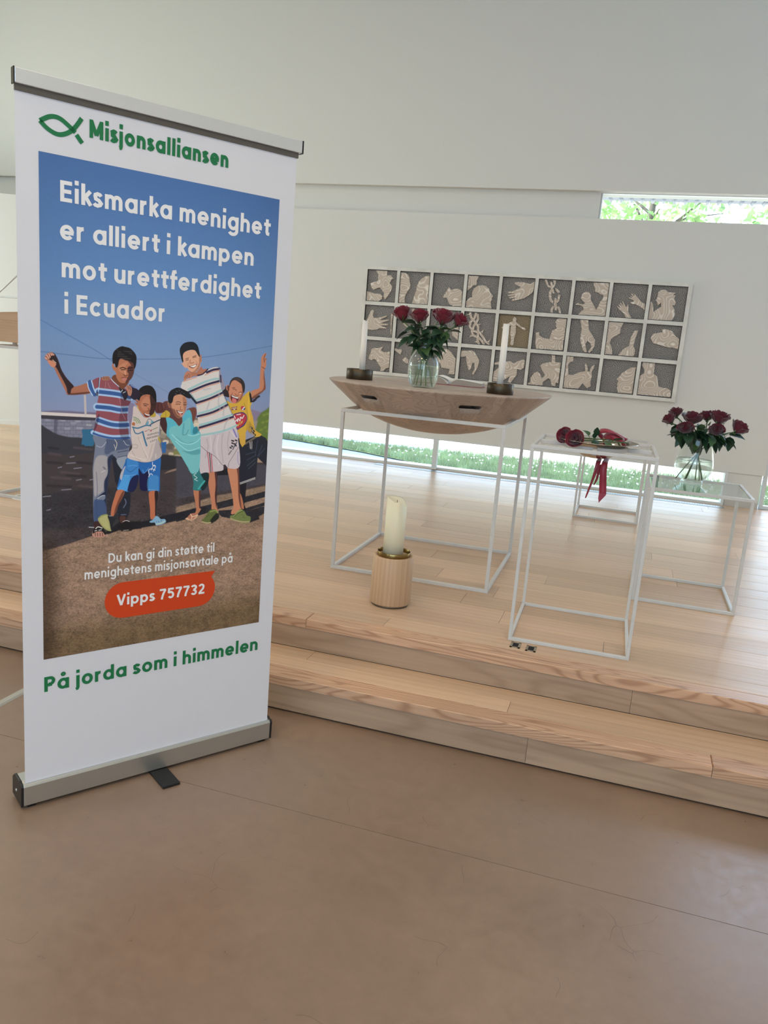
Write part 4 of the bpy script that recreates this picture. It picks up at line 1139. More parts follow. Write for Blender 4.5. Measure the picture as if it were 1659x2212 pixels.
def paint(kind, col, al, bl_, wd, P):
    P = np.array(P, np.float64) * RES; bl_ *= RES; wd *= RES
    if kind == 'p': P = catmull(P, True)
    if kind == 's' and len(P) > 2: P = catmull(P, False, 4)
    pad = int(bl_ * 2.5 + wd / 2 + 3)
    x0 = max(0, int(P[:, 0].min()) - pad); x1 = min(IW, int(P[:, 0].max()) + pad); y0 = max(0, int(P[:, 1].min()) - pad); y1 = min(IH, int(P[:, 1].max()) + pad)
    if x1 - x0 < 2 or y1 - y0 < 2: return
    if kind == 's':
        gx_, gy_ = np.meshgrid(np.arange(x0, x1) + 0.5, np.arange(y0, y1) + 0.5); d = np.full(gx_.shape, 1e9)
        for a, b in zip(P[:-1], P[1:]):
            ab = b - a; L2 = max(ab @ ab, 1e-9); t = np.clip(((gx_ - a[0]) * ab[0] + (gy_ - a[1]) * ab[1]) / L2, 0, 1)
            d = np.minimum(d, np.hypot(gx_ - a[0] - t * ab[0], gy_ - a[1] - t * ab[1]))
        m = np.clip(wd / 2 - d + 0.5, 0, 1) * min(1.0, wd + 0.15)
    else: m = polymask(P, x0, y0, x1 - x0, y1 - y0)
    r = int(round(bl_ * 0.6))
    if r >= 1:
        for _ in range(3): m = boxblur(m, r)
    m = (m * al)[:, :, None]; c = l3(col)
    img[y0:y1, x0:x1] = img[y0:y1, x0:x1] * (1 - m) + c * m
nrg = np.random.default_rng(11)
def vnoise(h, w, s):
    g_ = nrg.random((int(h / s) + 2, int(w / s * 0.55) + 2)); yi = np.arange(h) / s; xi = np.arange(w) / s * 0.55
    y_, x_ = yi.astype(int), xi.astype(int); fy = (yi - y_)[:, None]; fx = (xi - x_)[None, :]
    return (g_[y_][:, x_] * (1 - fy) + g_[y_ + 1][:, x_] * fy) * (1 - fx) + (g_[y_][:, x_ + 1] * (1 - fy) + g_[y_ + 1][:, x_ + 1] * fy) * fx
for ln in PRINT.split('\n'):
    if ln == 'N':
        y0 = int(860 * RES); hh = IH - y0
        nz = 0.5 * vnoise(hh, IW, 1.6) + 0.28 * vnoise(hh, IW, 4.5) + 0.22 * vnoise(hh, IW, 22)
        f = 1 + (nz - 0.5) * 1.7 * np.clip((np.arange(hh) / RES) / 120, 0, 1)[:, None]
        img[y0:] *= np.clip(f, 0.25, 1.9)[:, :, None].astype(np.float32)
        continue
    k, c, a, b, w, xy = ln.split('|')
    paint(k, c, float(a), float(b), float(w), [tuple(map(float, q.split(','))) for q in xy.split()])
g0 = nrg.normal(0, 0.035, (IH, IW)).astype(np.float32); img *= (1 + g0)[:, :, None]
paper_seen = lin(197); img = np.clip(img / paper_seen * 0.80, 0, 1)
im = bpy.data.images.new('banner_print', IW, IH, float_buffer=True)
im.colorspace_settings.name = 'Linear Rec.709'
buf = np.ones((IH, IW, 4), np.float32); buf[:, :, :3] = img[::-1]
im.pixels.foreach_set(buf.reshape(-1)); im.update(); im.pack()
M_print = bpy.data.materials.new('printed_photo'); g = NT(M_print); b = g.n('BsdfPrincipled', Roughness=0.42); b.inputs['Specular IOR Level'].default_value = 0.35
ti = g.n('TexImage'); ti.image = im; ti.interpolation = 'Cubic'; g.l(ti.outputs[0], b.inputs['Base Color']); g.l(b.outputs[0], g.out.inputs[0])
S0, V0 = 0.0585, 1.9052
pm = bpy.data.meshes.new('printed_photo'); sa, sb, za, zb = S0, S0 + PW / 1000, V0 - PH / 1000, V0
pm.from_pydata([(sa, -0.0006, za), (sb, -0.0006, za), (sb, -0.0006, zb), (sa, -0.0006, zb)], [], [(0, 1, 2, 3)])
uv = pm.uv_layers.new(name='UVMap'); 
for i, q in enumerate(((0, 0), (1, 0), (1, 1), (0, 1))): uv.data[i].uv = q
pm.materials.append(M_print); po = bpy.data.objects.new('printed_photo', pm); COL.objects.link(po); po.parent = sheet
tag(po, 'printed photo of five laughing boys arm in arm on a dirt road')

# ---- lettering
M_green = mat('print_green', '1f7a4c', 0.45, spec=0.35); M_tw = mat('print_white', 'f4f4f6', 0.45, spec=0.35); M_orange = mat('print_orange', 'd6481f', 0.45, spec=0.35)
# stroke alphabet (x-height 0.70, cap 1.0); each glyph: advance, list of centre lines, drawn with a bold pen
def _arc(cx, cy, rx, ry, a0, a1, n=14):
    return [(cx + rx * math.cos(math.radians(a0 + (a1 - a0) * i / n)), cy + ry * math.sin(math.radians(a0 + (a1 - a0) * i / n))) for i in range(n + 1)]
def glyph(ch, w):
    """returns advance and centre lines for pen width w; outer box of a stem starts at x=0"""
    h = w / 2; X = .72; rx, ry = .235, X / 2 - h + .012
    bx = rx + h; O = _arc(bx, X / 2, rx, ry, 0, 360, 28)
    S = lambda x, a, b: [(x, a), (x, b)]
    dot = lambda x: [(x, 1.0 - w * .62), (x, 1.0 + w * .52)]
    if ch == 'o': return 2 * bx, [O]
    if ch == 'ø': return 2 * bx, [O, ('t', [(bx - .27, .02), (bx + .27, X - .02)])]
    if ch == 'a': return 2 * bx, [O, S(2 * bx - h, 0, X)]
    if ch == 'å': return 2 * bx, [O, S(2 * bx - h, 0, X), ('t', _arc(bx, 1.0, .085, .085, 0, 360, 16))]
    if ch == 'd': return 2 * bx, [O, S(2 * bx - h, 0, 1.03)]
    if ch == 'p': return 2 * bx, [O, S(h, -.26, X)]
    if ch == 'g': return 2 * bx, [O, S(2 * bx - h, .0, X), [(2 * bx - h, .06)] + _arc(bx, -.03, rx, .20, 0, -155, 16)]
    if ch == 'c': return 1.86 * bx, [_arc(bx, X / 2, rx, ry, 42, 318, 24)]
    if ch == 'e': return 2 * bx, [_arc(bx, X / 2, rx, ry, 0, 322, 26) , [(h, X / 2 - .015), (2 * bx - h * .2, X / 2 - .015)]]
    if ch in 'iíl': 
        return w, [S(h, 0, X), dot(h)] if ch == 'i' else [S(h, 0, 1.03)]
    if ch == 'j': return w, [[(h, X), (h, -.10), (h - .03, -.19), (h - .12, -.215)], dot(h)]
    if ch in 'nhm':
        r = .175 if ch == 'm' else .195; top = X if ch != 'h' else 1.03; L = [S(h, 0, top)]
        def arch(x0): return _arc(x0 + r, X - h - .20, r, .21, 180, 0, 14) + [(x0 + 2 * r, 0)]
        L.append([(h, X * .35)] + arch(h)); adv = 2 * r + w
        if ch == 'm': L.append([(h + 2 * r, X * .35)] + arch(h + 2 * r)); adv = 4 * r + w
        return adv, L
    if ch == 'r': return w + .23, [S(h, 0, X), [(h, X * .4)] + _arc(h + .235, X - h - .22, .235, .235, 180, 88, 10)]
    if ch == 'u': r = .195; return 2 * r + w, [[(h, X), (h, h + .26)] + _arc(h + r, h + .19, r, .20, 180, 360, 14) + [(h + 2 * r, X)], S(h + 2 * r, 0, X)]
    if ch == 't': return w + .24, [[(h + .10, .92), (h + .10, .2), (h + .13, h + .02), (h + .26, h)], [(0, X - h), (w + .24, X - h)]]
    if ch == 'f': return w + .20, [[(h + .08, 0), (h + .08, .80), (h + .11, .93), (h + .26, .96)], [(0, X - h), (w + .22, X - h)]]
    if ch == 's': 
        return .40 + w * .28, [[(.385, X - .175), (.33, X - h - .01), (.215, X - h + .02), (.11, X - h - .03), (h + .005, X - .20), (.13, .40), (.27, .345), (.385, .21), (.34, h + .03), (.215, h - .02), (.10, h + .01), (.045, .17)]]
    if ch == 'k': return .50, [S(h, 0, 1.03), [(h, .30), (.44, X - .015)], [(.20, .42), (.455, .015)]]
    if ch == 'v': return .56, [[(.055, X), (.28, .02)], [(.505, X), (.28, .02)]]
    if ch == 'M': return .90, [S(h, 0, 1), S(.90 - h, 0, 1), [(h, .95), (.45, .18)], [(.90 - h, .95), (.45, .18)]]
    if ch == 'E': return .56, [S(h, 0, 1), [(0, h), (.56, h)], [(0, 1 - h), (.56, 1 - h)], [(0, .5), (.52, .5)]]
    if ch == 'D': return .72, [S(h, 0, 1), [(h, h), (.28, h)] + _arc(.28, .5, .44 - h, .5 - h, -90, 90, 18) + [(h, 1 - h)]]
    if ch == 'P': return .62, [S(h, 0, 1), [(h, .40 + h * .4), (.34, .40 + h * .4)] + _arc(.34, .70, .28 - h, .30 - h, -90, 90, 16) + [(h, 1 - h)]]
    if ch == 'V': return .70, [[(.06, 1), (.35, .02)], [(.64, 1), (.35, .02)]]
    if ch == '7': return .56, [[(0, 1 - h), (.53, 1 - h)], [(.50, 1 - h), (.35, .62), (.24, .30), (.19, 0)]]
    if ch == '5': return .58, [[(.53, 1 - h), (.12, 1 - h), (.085, .52)], [(.085, .52), (.19, .60), (.31, .61)] + _arc(.29, .335, .29 - h, .335 - h, 80, -150, 18)]
    if ch == '3': return .56, [_arc(.27, .73, .23 - h * .4, .27 - h, 160, -80, 16) + [(.24, .525)], [(.24, .525)] + _arc(.27, .28, .28 - h, .28 - h, 85, -160, 18)]
    if ch == '2': return .57, [_arc(.28, .71, .28 - h, .29 - h, 165, -20, 14) + [(.42, .50), (.20, .26), (.08, h)], [(.02, h), (.56, h)]]
    return .3, []
def line_shapes(txt, w, gap=.125, space=.30, bold_round=False):
    x = 0; out = []
    for ch in txt:
        if ch == ' ': x += space; continue
        adv, L = glyph(ch, w)
        for q in L:
            pw = w
            if isinstance(q, tuple): pw = w * (.62 if q[0] == 't' else 1); q = q[1]
            out.append(([(a + x, b) for a, b in q], pw))
        x += adv + (gap if ch not in 'rtfkv' else gap * .62)
    return out, x - gap

def letters(txt, s0, s1, base, caph, m, w, y=-0.0012):
    shapes, total = line_shapes(txt, w); kx = (s1 - s0) / total; mbs = []; x = 0
    # split into words by the gaps between them
    edges = []; pos = 0
    for word in txt.split(' '):
        _, wl_ = line_shapes(word, w); full, _t = line_shapes(txt[:pos + len(word)], w); edges.append((word, _t + .06)); pos += len(word) + 1
    for i, (word, xe) in enumerate(edges):
        xs_ = edges[i - 1][1] if i else -1; mb = MB()
        for P, pw in shapes:
            cx_ = sum(q[0] for q in P) / len(P)
            if not (xs_ <= cx_ < xe): continue
            P = np.array(P, float); d = np.diff(P, axis=0); d /= np.maximum(np.linalg.norm(d, axis=1), 1e-9)[:, None]
            nr = np.stack([-d[:, 1], d[:, 0]], 1); n_ = np.vstack([nr[:1], (nr[:-1] + nr[1:]), nr[-1:]])
            closed = np.linalg.norm(P[0] - P[-1]) < 1e-6
            if closed: n_[0] = n_[-1] = nr[0] + nr[-1]
            n_ /= np.maximum(np.linalg.norm(n_, axis=1), 1e-9)[:, None]
            k = np.ones(len(P)); ref = np.vstack([nr[:1], nr]); dotp = (n_ * ref).sum(1); k = 1 / np.clip(dotp, .5, 1)
            A_ = P + n_ * (k * pw / 2)[:, None]; B_ = P - n_ * (k * pw / 2)[:, None]
            ys = y - 0.00012 * (len(mb.f) % 5); v = [(s0 + q[0] * kx, ys, base + q[1] * caph) for q in A_] + [(s0 + q[0] * kx, ys, base + q[1] * caph) for q in B_]
            n0 = len(P); mb.add(v, [(j, n0 + j, n0 + j + 1, j + 1) for j in range(n0 - 1)])
        o = mb.build('lettering', m, sheet); tag(o, 'word ' + word)
letters('Misjonsalliansen', .1907, .6075, 1.9655, .0462, M_green, .235)
letters('Eiksmarka menighet', .1130, .7615, 1.7890, .0540, M_tw, .190)
letters('er alliert i kampen', .1120, .7080, 1.6910, .0540, M_tw, .190)
letters('mot urettferdighet', .1160, .7380, 1.5915, .0540, M_tw, .190)
letters('i Ecuador', .1230, .4165, 1.4940, .0540, M_tw, .190)
letters('Du kan gi din støtte til', .2515, .6075, .7570, .0305, M_tw, .165)
letters('menighetens misjonsavtale på', .1790, .6770, .7125, .0305, M_tw, .165)
letters('Vipps 757732', .2790, .5765, .6140, .0360, M_tw, .185, y=-0.0016)
letters('På jorda som i himmelen', .0595, .7920, .3715, .0480, M_green, .195)
def flat(name, polys, m, y=-0.0012, label=None):
    mb = MB()
    from mathutils.geometry import tessellate_polygon
    for P in polys:
        ts = tessellate_polygon([[Vector((a, c, 0)) for a, c in P]])
        for t in ts:
            q = [P[i] for i in t]; ar = (q[1][0] - q[0][0]) * (q[2][1] - q[0][1]) - (q[2][0] - q[0][0]) * (q[1][1] - q[0][1])
            if ar < 0: q = q[::-1]
            mb.add([(a, y, c) for a, c in q], [(0, 1, 2)])
    o = mb.build(name, m, sheet); tag(o, label); return o
# speech-bubble pill
cx0, cx1, zc, rr_ = .2995, .5560, .6305, .0590
pill = [(cx0 + rr_ * math.cos(t), zc + rr_ * math.sin(t)) for t in np.linspace(PI / 2, 3 * PI / 2, 18)] + [(cx1 + rr_ * math.cos(t), zc + rr_ * math.sin(t)) for t in np.linspace(-PI / 2, math.radians(28), 14)]
pill += [(.6000, .6700), (.6135, .6895)]
flat('bubble', [pill], M_orange, label='orange speech bubble')
# fish logo: two arcs crossing at the tail, lower arm cut
def arc(pts, w):
    P = catmull(np.array(pts, float), False, 6); t = np.gradient(P, axis=0); t /= np.linalg.norm(t, axis=1)[:, None]; n_ = np.stack([-t[:, 1], t[:, 0]], 1)
    return [tuple(q) for q in np.vstack([P + n_ * w / 2, (P - n_ * w / 2)[::-1]])]
flat('fish_logo', [arc([(.0625, 1.9800), (.088, 1.9955), (.112, 1.9965), (.136, 1.9830), (.153, 1.9700)], .0115),
                   arc([(.0625, 1.9800), (.083, 1.9640), (.108, 1.9560), (.132, 1.9640), (.152, 1.9820), (.170, 2.0090)], .0115),
                   arc([(.156, 1.9650), (.166, 1.9530), (.1715, 1.9470)], .0120)], M_green, label='green fish emblem')
# ------------------------------------------------------------------ white steel stands
def box_frame(name, label, x, y, w, d, h, rz=0.0, t=0.02, z=ST, cat='stand'):
    o = thing(name, label, cat, (x, y, z), rz)
    for k, (a, b) in enumerate(((0, 0), (w - t, 0), (0, d - t), (w - t, d - t))):
        bevel(MB().box(a, a + t, b, b + t, t, h - t).build('leg', M_white_metal, o), 0.0015)
    for zz in (0, h - t):
        nm = 'base_rail' if zz == 0 else 'top_rail'
        for b in (0, d - t): bevel(MB().box(0, w, b, b + t, zz, zz + t).build(nm, M_white_metal, o), 0.0015)
        for a in (0, w - t): bevel(MB().box(a, a + t, t, d - t, zz, zz + t).build(nm, M_white_metal, o), 0.0015)
    return o
fA = box_frame('altar_stand', 'largest white steel cube frame, carrying the wooden bowl-shaped altar top', -1.3966, 3.8395, .8455, .8742, .85, .0085, .0175)
fB = box_frame('font_stand', 'tall narrow white steel frame carrying the silver basin, foremost on the stage', -.3563, 3.2437, .4974, .528, .8404, .0186, .0138)
fC = box_frame('side_table', 'low white steel frame table with glass top under the right-hand rose vase', .1457, 4.1554, .4982, .5223, .5936, .0017, .0155)
fD = box_frame('cube_stand', 'empty low white steel frame at the back, before the low window', -.3016, 6.1939, .4838, .4844, .5933, -.0095, .0155)
# glass let into the side table
MB().box(.0225, .4757, .0225, .4998, .5936 - .008, .5936 - .0015).build('glass_top', M_glass_top, fC)

# ------------------------------------------------------------------ altar top: turned solid bowl
def altar_wood():
    m = bpy.data.materials.new('laminated_oak'); g = NT(m); b = g.n('BsdfPrincipled'); g.l(b.outputs[0], g.out.inputs[0])
    tc = g.n('TexCoord'); br = g.n('TexBrick'); br.offset = 0.5
    br.inputs['Scale'].default_value = 1.0; br.inputs['Mortar Size'].default_value = 0.0; br.inputs['Brick Width'].default_value = 0.115; br.inputs['Row Height'].default_value = 0.036
    br.inputs['Color1'].default_value = (0, 0, 0, 1); br.inputs['Color2'].default_value = (1, 1, 1, 1); br.inputs['Bias'].default_value = 0.0
    # staves lie along x; brick rows stack in y (top) and z (side)
    sp = g.n('SeparateXYZ'); g.l(tc.outputs['Object'], sp.inputs[0])
    cb = g.n('CombineXYZ'); ad = g.n('Math', operation='ADD'); g.l(sp.outputs['Y'], ad.inputs[0]); g.l(sp.outputs['Z'], ad.inputs[1])
    g.l(sp.outputs['X'], cb.inputs['X']); g.l(ad.outputs[0], cb.inputs['Y']); g.l(cb.outputs[0], br.inputs['Vector'])
    st = g.n('VectorMath', operation='SCALE'); st.inputs['Scale'].default_value = 7.0; g.l(br.outputs['Color'], st.inputs[0])
    a2 = g.n('VectorMath', operation='ADD'); g.l(tc.outputs['Object'], a2.inputs[0]); g.l(st.outputs[0], a2.inputs[1])
    mp = g.n('Mapping'); mp.inputs['Scale'].default_value = (0.5, 1.3, 1.3); g.l(a2.outputs[0], mp.inputs[0])
    wv0 = g.n('TexNoise', Scale=7.0, Detail=1.0, Roughness=0.3); g.l(mp.outputs[0], wv0.inputs['Vector']); wm = g.n('Math', operation='MULTIPLY'); wm.inputs[1].default_value = 130.0; g.l(wv0.outputs[0], wm.inputs[0]); wv = g.n('Math', operation='SINE'); g.l(wm.outputs[0], wv.inputs[0])
    nz = g.n('TexWhiteNoise', noise_dimensions='3D'); g.l(br.outputs['Color'], nz.inputs['Vector'])
    mx = g.n('Mix', data_type='RGBA'); mx.inputs['A'].default_value = hexc('b19f91'); mx.inputs['B'].default_value = hexc('8e7969')
    mu = g.n('Math', operation='MULTIPLY'); mu.use_clamp = True; mu.inputs[1].default_value = 0.42; g.l(wv.outputs[0], mu.inputs[0]); g.l(mu.outputs[0], mx.inputs['Factor'])
    mr = g.n('MapRange'); mr.inputs['To Min'].default_value = 0.84; mr.inputs['To Max'].default_value = 1.13; g.l(nz.outputs[0], mr.inputs['Value'])
    vs = g.n('VectorMath', operation='SCALE'); g.l(mx.outputs['Result'], vs.inputs[0]); g.l(mr.outputs[0], vs.inputs['Scale']); g.l(vs.outputs[0], b.inputs['Base Color'])
    b.inputs['Roughness'].default_value = 0.42
    return m
AX, AY, AZ = -1.004, 4.315, 1.277
altar = thing('altar_bowl', 'round bowl-shaped altar top of laminated oak with handle slots, on the largest white frame', 'altar', (AX, AY, AZ))
prof = [(0, 0), (.30, 0), (.600, 0), (.6065, -.0015), (.608, -.004), (.603, -.010), (.59, -.022), (.552, -.054), (.492, -.105), (.455, -.134), (.412, -.162), (.36, -.188), (.30, -.211), (.237, -.229), (.16, -.245), (.085, -.254), (0, -.257)]
bm_ = MB().lathe(prof, 96); ab = bm_.build('bowl_body', altar_wood(), altar)
# handle slots: rounded dark recesses cut with a boolean
cut = MB()
def slot(ang, w, h, z, r0, r1):
    n = 8; P = []
    for k in range(n + 1): t = -PI / 2 + PI * k / n; P.append((w / 2 - h / 2 + h / 2 * math.cos(t), z + h / 2 * math.sin(t)))
    for k in range(n + 1): t = PI / 2 + PI * k / n; P.append((-w / 2 + h / 2 + h / 2 * math.cos(t), z + h / 2 * math.sin(t)))
    ca, sa = math.cos(ang), math.sin(ang); v = []
    for rr in (r0, r1): v += [(ca * rr - sa * a, sa * rr + ca * a, b) for a, b in P]
    m = len(P); f = [(i, (i + 1) % m, m + (i + 1) % m, m + i) for i in range(m)] + [tuple(range(m))[::-1], tuple(range(m, 2 * m))]
    cut.add(v, f)
for ang_ in (-2.06, -1.045, 0.55, 2.12): slot(ang_, .115, .017, -.066, .40, .75)
co = cut.build('slot_cutter', M_dark, altar)
def clean(o_):
    b_ = bmesh.new(); b_.from_mesh(o_.data); bmesh.ops.remove_doubles(b_, verts=b_.verts, dist=1e-5); bmesh.ops.dissolve_degenerate(b_, dist=1e-6, edges=b_.edges); bmesh.ops.recalc_face_normals(b_, faces=b_.faces); b_.to_mesh(o_.data); b_.free()
clean(ab); clean(co)

md = ab.modifiers.new('slots', 'BOOLEAN'); md.operation = 'DIFFERENCE'; md.object = co; md.solver = 'EXACT'
bpy.context.view_layer.update()
nm = bpy.data.meshes.new_from_object(ab.evaluated_get(bpy.context.evaluated_depsgraph_get()))
ab.modifiers.clear(); ab.data = nm; bpy.data.objects.remove(co)
try:
    nm.shade_smooth_by_angle(angle=0.6) if hasattr(nm, 'shade_smooth_by_angle') else None
except Exception: pass

# ------------------------------------------------------------------ candles
M_bronze = mat('patinated_bronze', '4d4438', 0.36, metal=0.85, var=0.25, vscale=14)
M_brass = mat('brass_ring', '8f7748', 0.22, metal=1.0, var=0.15, vscale=20)
M_wax = mat('white_candle_wax', 'eceae4', 0.45, Subsurface_Weight=0.15)
M_wax2 = mat('ivory_candle_wax', 'e2dfc6', 0.45, Subsurface_Weight=0.25)
def candle(name, label, loc, r0, r1, h, top, m, lean=(0, 0)):
    o = thing(name, label, 'candle', loc); n = 28; v = []; f = []
    rings = [(0, 1.0), (h * 0.5, 1.0)] + [(h, 1.0)]
    for zi, (z, s_) in enumerate(rings):
        r = r0 + (r1 - r0) * z / h
        for k in range(n):
            a = 2 * PI * k / n; zz = z + (top(a) if zi == 2 else 0); v.append((math.cos(a) * r + lean[0] * z, math.sin(a) * r + lean[1] * z, zz))
    for k in range(n):
        a = 2 * PI * k / n; v.append((math.cos(a) * r1 * .82 + lean[0] * h, math.sin(a) * r1 * .82 + lean[1] * h, h + top(a) * .8 - 0.002))
    v.append((lean[0] * h, lean[1] * h, h - r1 * 0.35)); v.append((0, 0, 0))
    for q in range(3):
        for k in range(n): f.append((q * n + k, q * n + (k + 1) % n, (q + 1) * n + (k + 1) % n, (q + 1) * n + k))
    for k in range(n): f.append((3 * n + k, 3 * n + (k + 1) % n, 4 * n)); f.append(((k + 1) % n, k, 4 * n + 1))
    mb = MB(); mb.add(v, f, True); mb.build('wax', m, o)
    MB().tube([(lean[0] * h, lean[1] * h, h - r1 * .4), (lean[0] * h + .001, lean[1] * h, h - r1 * .4 + max(.006, r1 * .3))], .0012, 6).build('wick', M_blackp, o)
    return o
def cup(name, label, loc, r, h):
    o = thing(name, label, 'candle holder', loc)
    MB().lathe([(0, 0), (r - .001, 0), (r, .001), (r, h - .001), (r - .0012, h), (r - .003, h), (r - .003, .006), (.02, .006), (.02, .010), (0, .010)], 64).build('cup', M_bronze, o)
    return o
LX, LY = -1.432, 4.195; RX, RY = -.634, 4.075
cup('bronze_candle_dish', 'low round dark bronze candle dish at the left edge of the altar top', (LX, LY, AZ), .0725, .056)
cup('bronze_candle_dish', 'low round dark bronze candle dish at the right of the altar top, beside the book', (RX, RY, AZ), .0675, .053)
candle('taper_candle', 'thick white taper candle in the left bronze dish, its top burnt down at a slant', (LX + .012, LY, AZ + .010), .0165, .0145, .305, lambda a: .006 * math.cos(a - PI), M_wax)
candle('taper_candle', 'thick white taper candle with a flat top in the right bronze dish', (RX - .004, RY, AZ + .010), .0170, .0155, .338, lambda a: .001 * math.sin(a), M_wax)
# floor candle
fh = thing('floor_candle_holder', 'turned light oak cylinder candle holder with a brass ring, standing on the stage floor', 'candle holder', (-.946, 3.448, ST))
MB().lathe([(0, .004), (.084, .004), (.088, .010), (.0945, .012), (.0965, .016), (.0955, .12), (.0945, .232), (.092, .236), (.074, .236), (.074, .215), (0, .215)], 64).build('wood_body', wood('turned_oak', 'c4a585', '9c7b5c', 'Z', contrast=0.22, rough=0.45, ring=16, stretch=0.06, dist=3, ov=0.0, streak=0.3), fh)
MB().lathe([(0, 0), (.086, 0), (.086, .010), (0, .010)], 48).build('base_ring', mat('steel_base', '77746c', 0.35, metal=0.8), fh)
MB().lathe([(.073, .216), (.0765, .216), (.0765, .255), (.0757, .256), (.0750, .255), (.0748, .216)], 64).build('brass_ring', M_brass, fh)
candle('pillar_candle', 'thick ivory pillar candle with a softened, notched rim in the wooden floor holder', (-.951, 3.448, ST + .2155), 0.0475, .0470, .285, lambda a: .008 * math.cos(a - 2.9) - .030 * max(0, math.cos(a - 0.1)) ** 3 - .010 * max(0, math.cos(a - 4.75)) ** 30, M_wax2)

# ------------------------------------------------------------------ open book
bk = thing('open_book', 'open book with red cover and white pages lying on the altar top', 'book', (-1.000, 4.50, AZ), 0.05)
M_red = mat('red_book_cover', '8e1f38', 0.5); M_page = mat('book_pages', 'ece9e2', 0.7); M_pedge = mat('page_edges', 'aaa299', 0.8, bump=0.6, bscale=300)
HW, DP = .190, .145
cv = MB(); cv.box(-HW - .004, -.004, -.004, DP, 0, .003).box(.004, HW + .004, -.004, DP, 0, .003).box(-.005, .005, -.004, DP, 0, .002); cv.build('cover', M_red, bk)
def block(s_, label, hmax):
    m = MB(); n = 14; top = []
    for i in range(n + 1):
        t = i / n; x = t * (HW - .004); z = .004 + hmax * (math.sin(min(1, t * 3.2) * PI / 2) * (1 - .42 * t ** 1.5)) * 0.95; top.append((s_ * (x + .003), z))
    v = []
    for x, z in top: v += [(x, 0, .003), (x, 0, z), (x, DP - .006, z), (x, DP - .006, .003)]
    f = []
    for i in range(n):
        a, b_ = 4 * i, 4 * i + 4; f += [(a, b_, b_ + 1, a + 1), (a + 2, b_ + 2, b_ + 3, a + 3), (a, a + 3, b_ + 3, b_)]
    f += [(0, 1, 2, 3), (4 * n, 4 * n + 3, 4 * n + 2, 4 * n + 1)]
    m.add(v, f); m.build('page_block', M_pedge, bk)
    lm = MB(); v = []
    for x, z in top: v += [(x, -.001, z + .0012), (x, DP - .005, z + .0012)]
    lm.add(v, [(2 * i, 2 * i + 2, 2 * i + 3, 2 * i + 1) for i in range(n)], True); pg = lm.build('page', M_page, bk)
    sd = pg.modifiers.new('sol', 'SOLIDIFY'); sd.thickness = .001
block(-1, '', .040); block(1, '', .036)
lf = MB(); v = []
for i in range(13):
    t = i / 12; x = -.002 + math.sin(t * 1.9) * .085 * (1); z = .030 + .018 * math.sin(t * PI * .9); v += [(-x * 0.9 + .0, .004, z), (-x * .9 + .004, DP - .008, z + .002)]
lf.add(v, [(2 * i, 2 * i + 2, 2 * i + 3, 2 * i + 1) for i in range(12)], True); o = lf.build('loose_page', M_page, bk)

# ------------------------------------------------------------------ roses
M_petal = mat('crimson_petal', '760c28', 0.55, Sheen_Weight=0.3, var=0.2, vscale=30)
M_petal2 = mat('dark_purple_red_petal', '5c0c26', 0.55, Sheen_Weight=0.3, var=0.2, vscale=30)
M_leaf = mat('rose_leaf', '203f2a', 0.45, var=0.25, vscale=25); M_leaf2 = mat('light_rose_leaf', '38572f', 0.5, var=0.2, vscale=25)
M_stem = mat('rose_stem', '3f5a30', 0.5); M_stemw = mat('wet_stem', '5f7a44', 0.4)
def bloom_mesh(R, H, seed, open_=1.0):
    r_ = random.Random(seed); m = MB()
    for layer, (cnt, rad, hh, fl) in enumerate(((3, .28, 1.0, .0), (4, .48, 1.03, .05), (5, .70, 1.0, .14), (5, .92, .93, .26), (5, 1.05, .80, .42))):
        for k in range(cnt):
            a0 = 2 * PI * (k + .5 * (layer % 2)) / cnt + r_.uniform(-.2, .2); half = PI / cnt * 1.35; nu, nv = 7, 7; v = []; f = []
            dz = r_.uniform(-.05, .04); rs = rad * R * r_.uniform(.94, 1.05)
            for j in range(nv):
                t = j / (nv - 1)
                for i in range(nu):
                    u = i / (nu - 1) * 2 - 1; w_ = math.sin(min(1, t * 1.5 + .12) * PI / 2) * (1 - .25 * max(0, t - .75) / .25 * u * u)
                    a = a0 + u * half * w_
                    rr = rs * (math.sin(min(1.0, t * 1.25) * PI / 2) ** .8) * (1 - .12 * max(0, t - .55)) + fl * R * open_ * max(0, t - .62) ** 1.5 * 2.6
                    rr *= 1 + .05 * u * (1 if k % 2 else -1)
                    z = H * (hh + dz) * t ** .85 - H * .10 * fl * open_ * max(0, t - .75) * 6 * (1) - H * .16 * u * u * t + r_.uniform(-.01, .01) * H
                    v.append((math.cos(a) * rr, math.sin(a) * rr, z))
            for j in range(nv - 1):
                for i in range(nu - 1): f.append((j * nu + i, j * nu + i + 1, (j + 1) * nu + i + 1, (j + 1) * nu + i))
            m.add(v, f, True)
    return m
def leaf_mb(L_, W_, droop, fold=.25):
    m = MB(); n = 8; v = []; f = []
    for i in range(n + 1):
        t = i / n; w_ = W_ / 2 * math.sin(PI * t ** .75) ** .9 * (1 + (.06 if i % 2 else -.04)); x = L_ * t; z = -droop * L_ * t * t
        if i == n: w_ = 0.0002
        v += [(x, -w_, z + abs(w_) * fold), (x, 0, z), (x, w_, z + abs(w_) * fold)]
    for i in range(n):
        a = 3 * i; f += [(a, a + 3, a + 4, a + 1), (a + 1, a + 4, a + 5, a + 2)]
    m.add(v, f, True); return m
def orient(d, roll=0.0):
    d = Vector(d).normalized(); q = d.to_track_quat('X', 'Z'); return (q.to_matrix().to_4x4() @ Matrix.Rotation(roll, 4, 'X')).to_euler()
